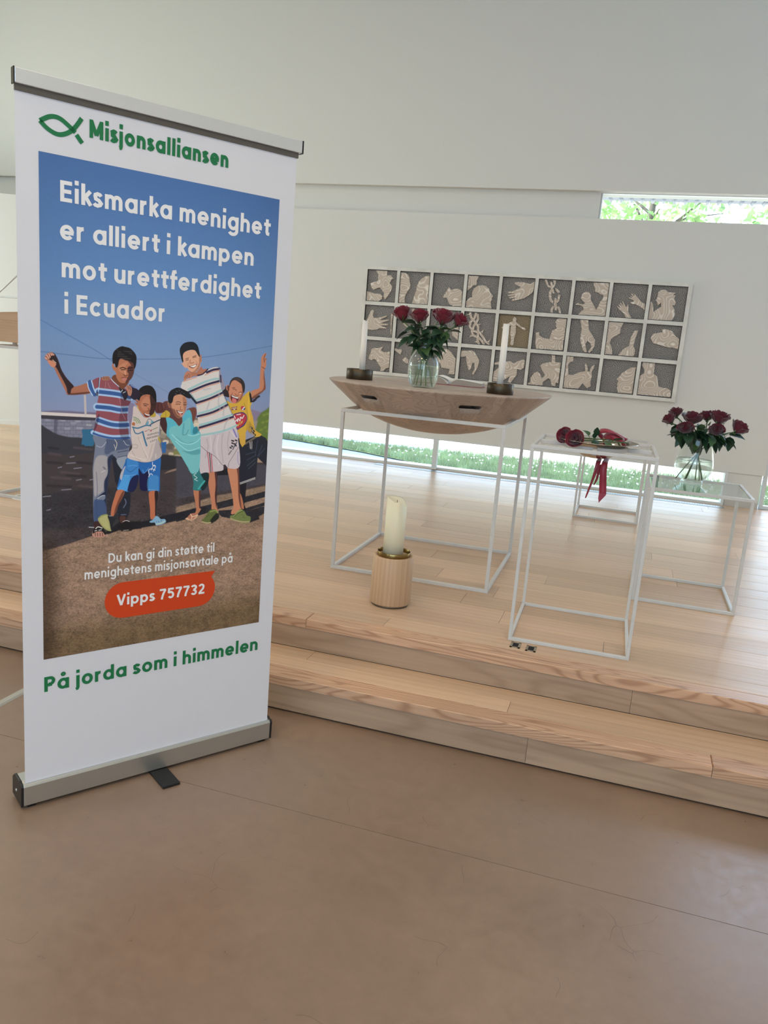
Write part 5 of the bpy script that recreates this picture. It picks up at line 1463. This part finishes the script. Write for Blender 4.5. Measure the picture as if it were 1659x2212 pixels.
def rose(name, label, base, mid, head, R, H, seed, leaves, group=None, tilt=None, light=False, petal=None):
    """base, mid: stem points in the world; head: where the bloom starts; leaves: list of (t, direction, length)"""
    o = thing(name, label, 'rose', base, 0, group); b0 = Vector(base)
    P = [Vector(base), Vector(mid), Vector(head)]; r_ = random.Random(seed)
    def bz(t): return P[0] * (1 - t) ** 2 + (P[1] * 2 - (P[0] + P[2]) / 2) * 2 * t * (1 - t) + P[2] * t * t
    pts = [bz(i / 14) - b0 for i in range(15)]
    MB().tube(pts, [.0027] * 13 + [.003, .004], 7).build('stem', M_stemw if light else M_stem, o)
    ax = (P[2] - bz(.9)).normalized() if tilt is None else Vector(tilt).normalized()
    bl = bloom_mesh(R, H, seed).build('bloom', petal or M_petal, o, loc=P[2] - b0); bl.rotation_euler = ax.to_track_quat('Z', 'X').to_euler()
    sm_ = MB()
    for k in range(5):
        a = 2 * PI * k / 5; d = Vector((math.cos(a), math.sin(a), 0)); q = Vector((-math.sin(a), math.cos(a), 0))
        sm_.add([d * .004 + q * .004, d * .004 - q * .004, d * R * .85 - q * .003 + Vector((0, 0, H * .22)), d * R * 1.02 + Vector((0, 0, H * (.42 - .5 * (k % 2)))), d * R * .85 + q * .003 + Vector((0, 0, H * .22))], [(0, 1, 2), (0, 2, 4), (2, 3, 4)])
    sm_.lathe([(0, -.008), (.006, -.006), (.008, 0), (.004, .006)], 10)
    se = sm_.build('sepals', M_stem, o, loc=P[2] - b0); se.rotation_euler = bl.rotation_euler
    for (t, d, ln) in leaves:
        p = bz(t) - b0; d = Vector(d).normalized(); pet = ln * .35
        MB().tube([p, p + d * pet], .0012, 5).build('leaf_stalk', M_stem, o)
        lm = leaf_mb(ln, ln * .62, r_.uniform(.15, .6), r_.uniform(.1, .4)).build('leaf', M_leaf if r_.random() < .7 else M_leaf2, o, loc=p + d * pet * .9)
        lm.rotation_euler = orient(d, r_.uniform(-.7, .7))
    return o
M_vase = thin_glass('clear_vase_glass', (0.965, 0.985, 0.98), 0.9)
def water_mat():
    """clear water: mostly seen straight through, a part bent by refraction"""
    m = bpy.data.materials.new('vase_water'); g = NT(m); b = g.n('BsdfGlass', IOR=1.12, Roughness=0.0); b.inputs[0].default_value = (.95, .985, .96, 1)
    tr = g.n('BsdfTransparent'); tr.inputs[0].default_value = (.95, .985, .96, 1); mx = g.n('MixShader'); mx.inputs[0].default_value = .35
    g.l(tr.outputs[0], mx.inputs[1]); g.l(b.outputs[0], mx.inputs[2]); g.l(mx.outputs[0], g.out.inputs[0]); return m
M_water = water_mat()
M_wedge = mat('water_meniscus', 'b9c4bf', 0.1, Transmission_Weight=0.5)
def shell(prof, t=.0028):
    """closed thin wall from an outer profile (bottom centre first)"""
    inner = []
    for i, (r, z) in enumerate(prof): inner.append((max(0, r - t) if r > 0 else 0, z + (t * 2.0 if z < .01 else 0)))
    return prof + [(prof[-1][0] - t / 2, prof[-1][1] + t / 2)] + inner[::-1]
def interp(prof, z):
    pr_ = [q for q in prof if q[0] > 0]
    for (r0, z0), (r1, z1) in zip(pr_[:-1], pr_[1:]):
        if z0 <= z <= z1 and z1 > z0: return r0 + (r1 - r0) * (z - z0) / (z1 - z0)
    return pr_[0][0]
def vase(name, label, loc, prof, wl):
    o = thing(name, label, 'vase', loc)
    MB().lathe(shell(prof), 64).build('glass_body', M_vase, o)
    z0 = .0068; zs = [z0 + (wl - z0) * i / 14 for i in range(15)]
    wp = [(0, z0)] + [(interp(prof, z) - .0034, z) for z in zs] + [(0, wl)]
    MB().lathe(wp, 64).build('water', M_water, o)
    ri = interp(prof, wl) - .0036
    MB().lathe([(ri, wl - .0012), (ri, wl + .0012), (ri - .0018, wl + .0002), (ri, wl - .0012)], 48).build('water_edge', M_wedge, o)
    return o
V1 = (-1.020, 3.985, AZ)
p1 = [(0, 0), (.045, 0), (.055, .002), (.066, .012), (.0745, .035), (.0785, .07), (.079, .105), (.0765, .130), (.068, .152), (.056, .170), (.045, .186), (.0405, .198), (.0410, .210), (.046, .221)]
vase('glass_vase', 'clear bottle-shaped glass vase with water on the altar top', V1, p1, .113)
import itertools
def fan(rn, n, zlo=-.1, zhi=.6, l0=.05, l1=.075, t0=.62, t1=.95, bias=(0, 0, 0)):
    out = []
    for i in range(n):
        a = rn.uniform(0, 2 * PI); out.append((rn.uniform(t0, t1), (math.cos(a) + bias[0], math.sin(a) * .8 + bias[1], rn.uniform(zlo, zhi) + bias[2]), rn.uniform(l0, l1)))
    return out
rs = random.Random(21)
heads = [(-1.160, 4.03, 1.598, .040, .072, 'dark red rose leaning furthest left in the altar vase', (-.25, 0, 1)),
         (-1.064, 3.99, 1.592, .036, .068, 'dark red rose second from the left in the altar vase', (-.02, -.1, 1)),
         (-.990, 4.09, 1.617, .034, .055, 'lighter crimson rose at the back of the altar vase, half hidden by leaves', (.05, .2, 1)),
         (-.950, 4.00, 1.590, .041, .078, 'large dark red rose right of centre in the altar vase', (.12, -.1, 1)),
         (-.884, 4.03, 1.594, .034, .062, 'dark red rose furthest right in the altar vase, turned outwards', (.55, 0, .9))]
for i, (x, y, z, R, H, lab, tl) in enumerate(heads):
    nx, ny = V1[0] + (x - V1[0]) * .12, V1[1] + (y - V1[1]) * .12; dxn = x - V1[0]
    bx = V1[0] - dxn * .38 + rs.uniform(-.01, .01); by = V1[1] + rs.uniform(-.035, .035)
    bx = max(V1[0] - .05, min(V1[0] + .05, bx))
    lv = fan(rs, 12, -.9, .5, .055, .090, .50, .92, bias=(dxn * 3, -.3, 0))
    rose('rose', lab, (bx, by, AZ + .012), (nx, ny, AZ + .195), (x, y, z), R * 1.1, H * 1.08, 40 + i, lv, 'roses in the altar vase', tilt=tl, light=True)
# second vase
V2 = (.372, 4.520, ST + .5936)
p2 = [(0, 0), (.050, 0), (.056, .002), (.057, .010), (.054, .015), (.066, .022), (.084, .040), (.095, .062), (.099, .085), (.0965, .115), (.090, .150), (.082, .190), (.074, .228), (.0725, .240)]
vase('glass_vase', 'clear bulbous footed glass vase with water on the glass side table', V2, p2, .123)
heads2 = [(.248, 4.52, 1.222, .026, .044, 'small red rosebud highest at the left of the side table vase', (-.2, 0, 1)),
          (.228, 4.48, 1.188, .027, .046, 'dark red rosebud lowest at the left of the side table vase', (-.6, 0, .9)),
          (.322, 4.50, 1.190, .038, .058, 'broad dark red rose left of centre in the side table vase', (.1, -.1, 1)),
          (.300, 4.43, 1.150, .030, .046, 'dark red rose hanging low at the front left of the side table vase', (-.2, -.5, .9)),
          (.405, 4.56, 1.215, .030, .046, 'crimson rose at the back centre of the side table vase', (-.05, .2, 1)),
          (.452, 4.50, 1.206, .036, .062, 'largest dark red rose right of centre in the side table vase', (.15, 0, 1)),
          (.444, 4.42, 1.160, .028, .044, 'dark red rose facing forward below the largest one in the side table vase', (0, -.6, .8)),
          (.540, 4.49, 1.170, .034, .060, 'dark red rose furthest right in the side table vase', (.55, 0, .9))]
for i, (x, y, z, R, H, lab, tl) in enumerate(heads2):
    nx, ny = V2[0] + .012 + (x - V2[0]) * .30, V2[1] + (y - V2[1]) * .25; dxn = x - V2[0]
    bx = V2[0] - dxn * .45 + rs.uniform(-.012, .012); by = V2[1] + rs.uniform(-.03, .03)
    lv = fan(rs, 9, -1.0, .35, .055, .090, .55, .93, bias=(dxn * 3, -.35, -.1))
    rose('rose', lab, (bx, by, V2[2] + .016), (nx, ny, V2[2] + .225), (x, y, z), R * 1.22, H * 1.18, 70 + i, lv, 'roses in the side table vase', tilt=tl, petal=M_petal2)

# ------------------------------------------------------------------ basin, ring, ribbon, two roses
M_silver = mat('polished_silver', 'c2baac', 0.15, metal=1.0)
BCX, BCY, BZ = -.106, 3.505, ST + .8404
# cross bars and the carrying ring are parts of the stand
def fB_local(x, y): return (x - (-.3563), y - 3.2437)
lx, ly = fB_local(BCX, BCY); tz = .8404
for a, b_ in ((.018, lx - .128), (lx + .128, .4794)): bevel(MB().box(a, b_, ly - .009, ly + .009, tz - .019, tz - .001).build('cross_bar', M_white_metal, fB), .0015)
bevel(MB().box(lx - .009, lx + .009, .018, ly - .128, tz - .019, tz - .001).build('cross_bar', M_white_metal, fB), .0015)
bevel(MB().box(lx - .009, lx + .009, ly + .128, .510, tz - .019, tz - .001).build('cross_bar', M_white_metal, fB), .0015)
MB().lathe([(.120, -.018), (.132, -.018), (.132, 0), (.120, 0), (.120, -.018)], 64, smooth=False).build('carrying_ring', M_white_metal, fB, loc=(lx, ly, tz))
bs = thing('silver_basin', 'shallow round silver basin with a wide rim on the tall narrow white frame', 'basin', (BCX, BCY, BZ + .008))
pr_o = [(0, -.064), (.03, -.0633), (.06, -.057), (.09, -.040), (.110, -.016), (.118, 0), (.135, .004), (.160, .009), (.168, .010)]
pr_i = [(.168, .012), (.160, .011), (.134, .0065), (.117, .003), (.108, -.013), (.088, -.037), (.058, -.054), (.03, -.0605), (0, -.061)]
MB().lathe(pr_o + pr_i, 96).build('bowl', M_silver, bs)
M_rib = mat('crimson_satin_ribbon', '8c1630', 0.38, Sheen_Weight=0.4)
rb = thing('satin_ribbon', 'crimson satin ribbon looped beside the basin with two tails hanging below it', 'ribbon', (BCX, BCY, BZ))
def ribbon(name, pts, w, wdir):
    P = [Vector(q) for q in pts]; C_ = catmull(np.array([list(q) for q in P]), False, 6); m = MB(); v = []; n = len(C_)
    for i, q in enumerate(C_):
        t = i / (n - 1); k = t * (len(w) - 1); j = min(int(k), len(w) - 2); ww = w[j] + (w[j + 1] - w[j]) * (k - j)
        d = Vector(wdir[j]).lerp(Vector(wdir[j + 1]), k - j).normalized() * ww / 2; q = Vector(q); v += [q - d, q + d]
    m.add(v, [(2 * i, 2 * i + 2, 2 * i + 3, 2 * i + 1) for i in range(n - 1)], True); o = m.build(name, M_rib, rb); sd = o.modifiers.new('s', 'SOLIDIFY'); sd.thickness = .0008; sd.offset = 0; return o
X = (1, 0, 0)
def W_(x, y, z): return (x - BCX, y - BCY, z - BZ)
ribbon('tail', [W_(-.050, 3.64, 1.146), W_(-.058, 3.60, 1.085), W_(-.062, 3.53, 1.068), W_(-.064, 3.475, 1.066), W_(-.066, 3.462, 1.03), W_(-.060, 3.462, .97), W_(-.056, 3.46, .935)], [.022, .022, .022, .024, .028, .030, .030], [X] * 7)
tl_ = MB(); tl_.add([W_(-.0712, 3.46, .937), W_(-.0408, 3.46, .937), W_(-.0415, 3.459, .930), W_(-.0670, 3.458, .893), W_(-.0718, 3.459, .915)], [(0, 1, 2), (0, 2, 4), (2, 3, 4)]); tl_ = tl_.build('tail_tip', M_rib, rb)
ribbon('tail', [W_(-.085, 3.63, 1.144), W_(-.088, 3.59, 1.083), W_(-.090, 3.53, 1.068), W_(-.091, 3.480, 1.066), W_(-.096, 3.466, 1.03), W_(-.106, 3.466, .98), W_(-.117, 3.466, .935), W_(-.124, 3.466, .905)], [.018, .018, .018, .020, .018, .014, .010, .005], [X, X, X, X, (1, .5, 0), (1, .9, 0), (1, .6, .2), (1, .2, .2)])
ribbon('tail', [W_(-.082, 3.472, 1.055), W_(-.086, 3.475, 1.01), W_(-.090, 3.478, .985), W_(-.098, 3.480, .962)], [.016, .012, .010, .003], [X, (1, .6, 0), (1, .4, 0), X])
ribbon('loop', [W_(-.085, 3.62, 1.150), W_(-.110, 3.60, 1.178), W_(-.080, 3.58, 1.190), W_(-.040, 3.57, 1.186), W_(.000, 3.585, 1.168), W_(.008, 3.60, 1.155), W_(-.030, 3.62, 1.150), W_(-.060, 3.64, 1.148)], [.022, .024, .020, .016, .012, .016, .020, .022], [(0, 0, 1), (.2, 0, 1), (.1, .5, 1), (0, 1, .4), (.3, .8, .3), (.8, 0, .6), (0, .3, 1), (0, 1, .3)])
ribbon('loop', [W_(-.090, 3.61, 1.150), W_(-.070, 3.59, 1.168), W_(-.040, 3.575, 1.166), W_(-.010, 3.58, 1.157), W_(.004, 3.60, 1.150)], [.028, .034, .030, .022, .010], [(0, .2, 1)] * 5)
rose('rose', 'dark red rose lying furthest left on the rim of the silver basin', (-.02, 3.60, BZ + .020), (-.13, 3.52, BZ + .022), (-.232, 3.46, BZ + .026), .030, .040, 91,
     [(.45, (.1, -.3, .9), .045), (.55, (-.3, .3, .5), .045), (.35, (.5, -.5, .2), .05), (.9, (.2, .2, 1), .030)], 'roses lying on the basin', tilt=(-.55, -1, .30))
rose('rose', 'dark red rose lying nearer the middle on the rim of the silver basin', (.02, 3.55, BZ + .018), (-.10, 3.47, BZ + .020), (-.190, 3.405, BZ + .022), .031, .040, 95,
     [(.40, (.3, -.5, -.1), .05), (.5, (-.2, -.7, .0), .05), (.3, (.8, -.2, .4), .045), (.6, (0, -.2, 1), .032)], 'roses lying on the basin', tilt=(-.25, -1, .35))

# ------------------------------------------------------------------ floor sockets
for i, (x, y, lab) in enumerate(((-.316, 3.196, 'left small brass-framed floor socket with black opening, by the front stand'), (-.250, 3.186, 'right small brass-framed floor socket with black opening, by the front stand'))):
    o = thing('floor_socket', lab, 'floor socket', (x, y, ST), .0, 'floor sockets')
    w, d = .021, .031
    M_sf = M_sf if i else mat('brushed_nickel', 'b7a992', 0.3, metal=0.8)
    f_ = MB(); f_.box(-w, w, -d, -d + .007, 0, .003).box(-w, w, d - .007, d, 0, .003).box(-w, -w + .009, -d, d, 0, .003).box(w - .009, w, -d, d, 0, .003); f_.build('metal_frame', M_sf, o)
    MB().box(-w + .008, w - .008, -d + .006, d - .006, .0, .0012).build('opening', M_dark, o)

# ------------------------------------------------------------------ wall relief, 27 tiles
def relief_dark():
    m = bpy.data.materials.new('hatched_grey_relief'); g = NT(m); b = g.n('BsdfPrincipled', Roughness=0.75); g.l(b.outputs[0], g.out.inputs[0]); tc = g.n('TexCoord'); oi = g.n('ObjectInfo')
    sh_ = g.n('VectorMath', operation='SCALE'); sh_.inputs[0].default_value = (3, 5, 7); g.l(oi.outputs['Random'], sh_.inputs['Scale']); ad = g.n('VectorMath', operation='ADD'); g.l(tc.outputs['Object'], ad.inputs[0]); g.l(sh_.outputs[0], ad.inputs[1])
    outs = []
    for ang_, sc in ((0.5, 24.), (-0.9, 28.), (1.5, 31.)):
        mp = g.n('Mapping'); mp.inputs['Rotation'].default_value = (0, ang_, 0); g.l(ad.outputs[0], mp.inputs[0])
        wv = g.n('TexWave', wave_type='BANDS', bands_direction='X'); wv.inputs['Scale'].default_value = sc; wv.inputs['Distortion'].default_value = 7; wv.inputs['Detail'].default_value = 2; wv.inputs['Detail Scale'].default_value = 1.0; g.l(mp.outputs[0], wv.inputs['Vector'])
        pw = g.n('Math', operation='POWER'); pw.inputs[1].default_value = 5; g.l(wv.outputs['Fac'], pw.inputs[0]); outs.append(pw)
    a = g.n('Math', operation='MAXIMUM'); g.l(outs[0].outputs[0], a.inputs[0]); g.l(outs[1].outputs[0], a.inputs[1])
    nz = g.n('TexNoise', Scale=5.0); g.l(ad.outputs[0], nz.inputs['Vector']); gt = g.n('MapRange'); gt.inputs['From Min'].default_value = .45; gt.inputs['From Max'].default_value = .55; g.l(nz.outputs[0], gt.inputs['Value'])
    mx0 = g.n('Mix', data_type='FLOAT'); g.l(gt.outputs[0], mx0.inputs['Factor']); g.l(a.outputs[0], mx0.inputs['A']); 
    a2 = g.n('Math', operation='MAXIMUM'); g.l(outs[1].outputs[0], a2.inputs[0]); g.l(outs[2].outputs[0], a2.inputs[1]); g.l(a2.outputs[0], mx0.inputs['B'])
    mx = g.n('Mix', data_type='RGBA'); mx.inputs['A'].default_value = hexc('5e5b59'); mx.inputs['B'].default_value = hexc('aba69f'); g.l(mx0.outputs['Result'], mx.inputs['Factor']); g.l(mx.outputs['Result'], b.inputs['Base Color'])
    bp = g.n('Bump', Strength=.5, Distance=.003); g.l(mx0.outputs['Result'], bp.inputs['Height']); g.l(bp.outputs[0], b.inputs['Normal']); return m, mx
M_rd, _ = relief_dark()
M_rg, mxg = relief_dark(); M_rg.name = 'golden_hatched_relief'; mxg.inputs['A'].default_value = hexc('6e6250'); mxg.inputs['B'].default_value = hexc('b39f7c')
def relief_light():
    m = bpy.data.materials.new('carved_pale_relief'); g = NT(m); b = g.n('BsdfPrincipled', Roughness=0.7); g.l(b.outputs[0], g.out.inputs[0]); tc = g.n('TexCoord'); oi = g.n('ObjectInfo')
    sh_ = g.n('VectorMath', operation='SCALE'); sh_.inputs[0].default_value = (3, 5, 7); g.l(oi.outputs['Random'], sh_.inputs['Scale']); ad = g.n('VectorMath', operation='ADD'); g.l(tc.outputs['Object'], ad.inputs[0]); g.l(sh_.outputs[0], ad.inputs[1])
    nc = g.n('TexNoise', Scale=7.0, Detail=0.8, Roughness=0.3); g.l(ad.outputs[0], nc.inputs['Vector'])
    mc = g.n('Math', operation='MULTIPLY'); mc.inputs[1].default_value = 95.0; g.l(nc.outputs[0], mc.inputs[0]); sn = g.n('Math', operation='SINE'); g.l(mc.outputs[0], sn.inputs[0])
    mp_ = g.n('MapRange'); mp_.inputs['From Min'].default_value = -1.0; g.l(sn.outputs[0], mp_.inputs['Value'])
    pw = g.n('Math', operation='POWER'); pw.inputs[1].default_value = 5; g.l(mp_.outputs[0], pw.inputs[0])
    mx = g.n('Mix', data_type='RGBA'); mx.inputs['A'].default_value = hexc('c2b2a2'); mx.inputs['B'].default_value = hexc('e6ddd1'); g.l(pw.outputs[0], mx.inputs['Factor']); g.l(mx.outputs['Result'], b.inputs['Base Color'])
    bp = g.n('Bump', Strength=.5, Distance=.004); g.l(pw.outputs[0], bp.inputs['Height']); g.l(bp.outputs[0], b.inputs['Normal']); return m
M_rl = relief_light()
M_rf = mat('whitewashed_relief_frame', 'd6d3ca', 0.6, var=0.10, vscale=9)
M_edge = mat('tile_edge', '2a2826', 0.8)
rel = thing('wall_relief', 'wide wall relief of carved square tiles in a pale grid frame', 'artwork', (-2.598, YW - .004, 2.165))
YF = -.044
tl = {}
for ln in RELIEF.split('\n'):
    k, *ps = ln.split('|'); tl[(int(k[0]), int(k[1]))] = [[tuple(map(float, q.split(','))) for q in p_.split()] for p_ in ps]
names = {(0, 0): 'dove above an open hand', (0, 1): 'two bearded faces', (0, 2): 'pouring jug', (0, 3): 'bald man in profile', (0, 4): 'reaching open hand', (0, 5): 'breaking chain', (0, 6): 'mother and child', (0, 7): 'two raised hands', (0, 8): 'crowing cockerel',
         (1, 0): 'spread hand and nail', (1, 1): 'forearm', (1, 2): 'curved figure', (1, 3): 'twisted crown of thorns', (1, 4): 'small figure with spread arms on a golden ground', (1, 5): 'person in a boat', (1, 6): 'hand reaching down', (1, 7): 'face and pointing finger', (1, 8): 'cupped hand over ripples',
         (2, 0): 'lamb', (2, 1): 'two small hands', (2, 2): 'bowed head', (2, 3): 'drooping hand', (2, 4): 'leaping animal', (2, 5): 'fish and bread', (2, 6): 'donkey', (2, 7): 'woman in profile', (2, 8): 'seated figure facing forward'}
for r in range(3):
    for c in range(9):
        x0 = .3315 * c; z0 = -.334 * r
        t_ = MB().box(0, .2945, -.020, -.004, -.294, 0).build('relief_tile', M_rg if (r, c) == (1, 4) else M_rd, rel, loc=(x0, 0, z0)); tag(t_, 'tile with a ' + names[(r, c)])
        e = MB(); e.box(-.003, 0, -.0405, -.004, -.297, .003).box(.2945, .2975, -.0405, -.004, -.297, .003).box(-.003, .2975, -.0405, -.004, 0, .003).box(-.003, .2975, -.0405, -.004, -.297, -.294); e.build('tile_border', M_edge, rel, loc=(x0, 0, z0))
        for pi_, P in enumerate(tl.get((r, c), [])):
            MB().prism([(a / 1000, -b_ / 1000) for a, b_ in P], -.034 + .0007 * pi_, -.020).build('carved_figure', M_rl, t_)
for c in range(10):
    a = -.037 if c == 0 else .3315 * c - .037 + .003; b_ = .3315 * c - .003 if c < 9 else .3315 * 9 + .001
    MB().box(a, b_, YF, -.001, -.996, .034).build('upright_bar', M_rf, rel)
for r in range(4):
    za = .034 if r == 0 else -.334 * r + .040 - .003; zb = -.334 * r + .003 if r < 3 else -.996
    for c in range(9):
        MB().box(.3315 * c - .003 + .0004, .3315 * c + .2975 - .0004, YF + .0012, -.001, zb, za).build('cross_bar', M_rf, rel)

# ------------------------------------------------------------------ lectern at the far left, floor lid, cable cover
lc = thing('lectern', 'light oak lectern box on a white frame, left of the banner', 'lectern', (-3.94, 4.20, ST), -.03)
w, d, h = .50, .45, .985
for a, b_ in ((0, 0), (w - .02, 0), (0, d - .02), (w - .02, d - .02)): MB().box(a, a + .02, b_, b_ + .02, .018, h - .018).build('leg', M_white_metal, lc)
for zz in (0, h - .018):
    for b_ in (0, d - .02): MB().box(-.05 if zz else 0, w, b_, b_ + .02, zz, zz + .018).build('base_rail' if zz == 0 else 'top_rail', M_white_metal, lc)
    for a in (0, w - .02): MB().box(a, a + .02, .02, d - .02, zz, zz + .018).build('base_rail' if zz == 0 else 'top_rail', M_white_metal, lc)
M_lw = wood('lectern_oak', 'bfa184', '9a7b5e', 'X', contrast=.3, rough=.45, ring=6, stretch=.1, dist=4, ov=0, streak=.25)
bevel(MB().box(-.12, w, 0, d, h + .022, h + .155).build('oak_box', M_lw, lc), .002)
for x in (-.05, .1, .4): MB().box(x, x + .02, .1, .12, h - .001, h + .023).build('spacer', M_white_metal, lc)
m_ = MB(); v = []
for i in range(9):
    t = i / 8; x = -.07 + t * .45; z = h + .157 + .036 * math.sin(min(1, t * 3) * PI / 2) + .03 * t; v += [(x, .02, h + .156), (x, .02, z), (x, .40, z + .02), (x, .40, h + .156)]
f = []
for i in range(8):
    a, b_ = 4 * i, 4 * i + 4; f += [(a, b_, b_ + 1, a + 1), (a + 1, b_ + 1, b_ + 2, a + 2), (a + 2, b_ + 2, b_ + 3, a + 3), (a, a + 3, b_ + 3, b_)]
f += [(0, 1, 2, 3), (32, 35, 34, 33)]
m_.add(v, f); m_.build('book_rest', M_lw, lc)
mr_ = thing('wire_music_stand', 'thin pale wire stand above the lectern at the left edge of the picture', 'stand', (-4.70, 5.15, ST))
MB().tube([(-.05, .0, 1.30), (.75, .02, 1.312)], .006, 8).build('lower_bar', M_white_metal, mr_)
MB().tube([(-.05, .0, 1.305), (.30, .0, 1.58)], .006, 8).build('slanting_bar', M_white_metal, mr_)
MB().tube([(.30, .0, 1.58), (.72, .02, 1.312)], .006, 8).build('slanting_bar', M_white_metal, mr_)
MB().tube([(.50, .01, 1.31), (.50, .01, .01)], .008, 8).build('pole', M_white_metal, mr_)
MB().lathe([(0, 0), (.13, 0), (.13, .008), (0, .014)], 32).build('foot_plate', M_white_metal, mr_, loc=(.5, .01, 0))
dk = thing('floor_socket_disc', 'round floor socket lid with white rim and black ring, beside the lectern foot', 'floor lid', (-3.715, 4.28, ST))
MB().lathe([(0, .0), (.105, .0), (.105, .003), (.085, .004), (.085, .002), (0, .002)], 48).build('rim', mat('white_rim', 'e4e4e0', .4), dk)
MB().lathe([(0, .002), (.084, .002), (.084, .0032), (0, .0032)], 48).build('black_ring', M_blackp, dk)
MB().lathe([(0, .003), (.074, .003), (.074, .0042), (0, .0045)], 48).build('lid', mat('lid_grey', 'aaa69c', .4, metal=.4), dk)
cc = MB(); P = [(-.019, 0), (-.012, .006), (.012, .006), (.019, 0)]; v = [(a, 1.2, b_) for a, b_ in P] + [(a, 2.725, b_) for a, b_ in P]
cc.add(v, [(0, 1, 5, 4), (1, 2, 6, 5), (2, 3, 7, 6), (0, 3, 2, 1), (4, 5, 6, 7), (0, 4, 7, 3)])
tag(cc.build('cable_cover', mat('pale_grey_plastic', 'aaa9a0', .5), loc=(-2.166, 0, 0)), 'pale grey cable cover strip on the floor, left of the banner', 'cable cover')
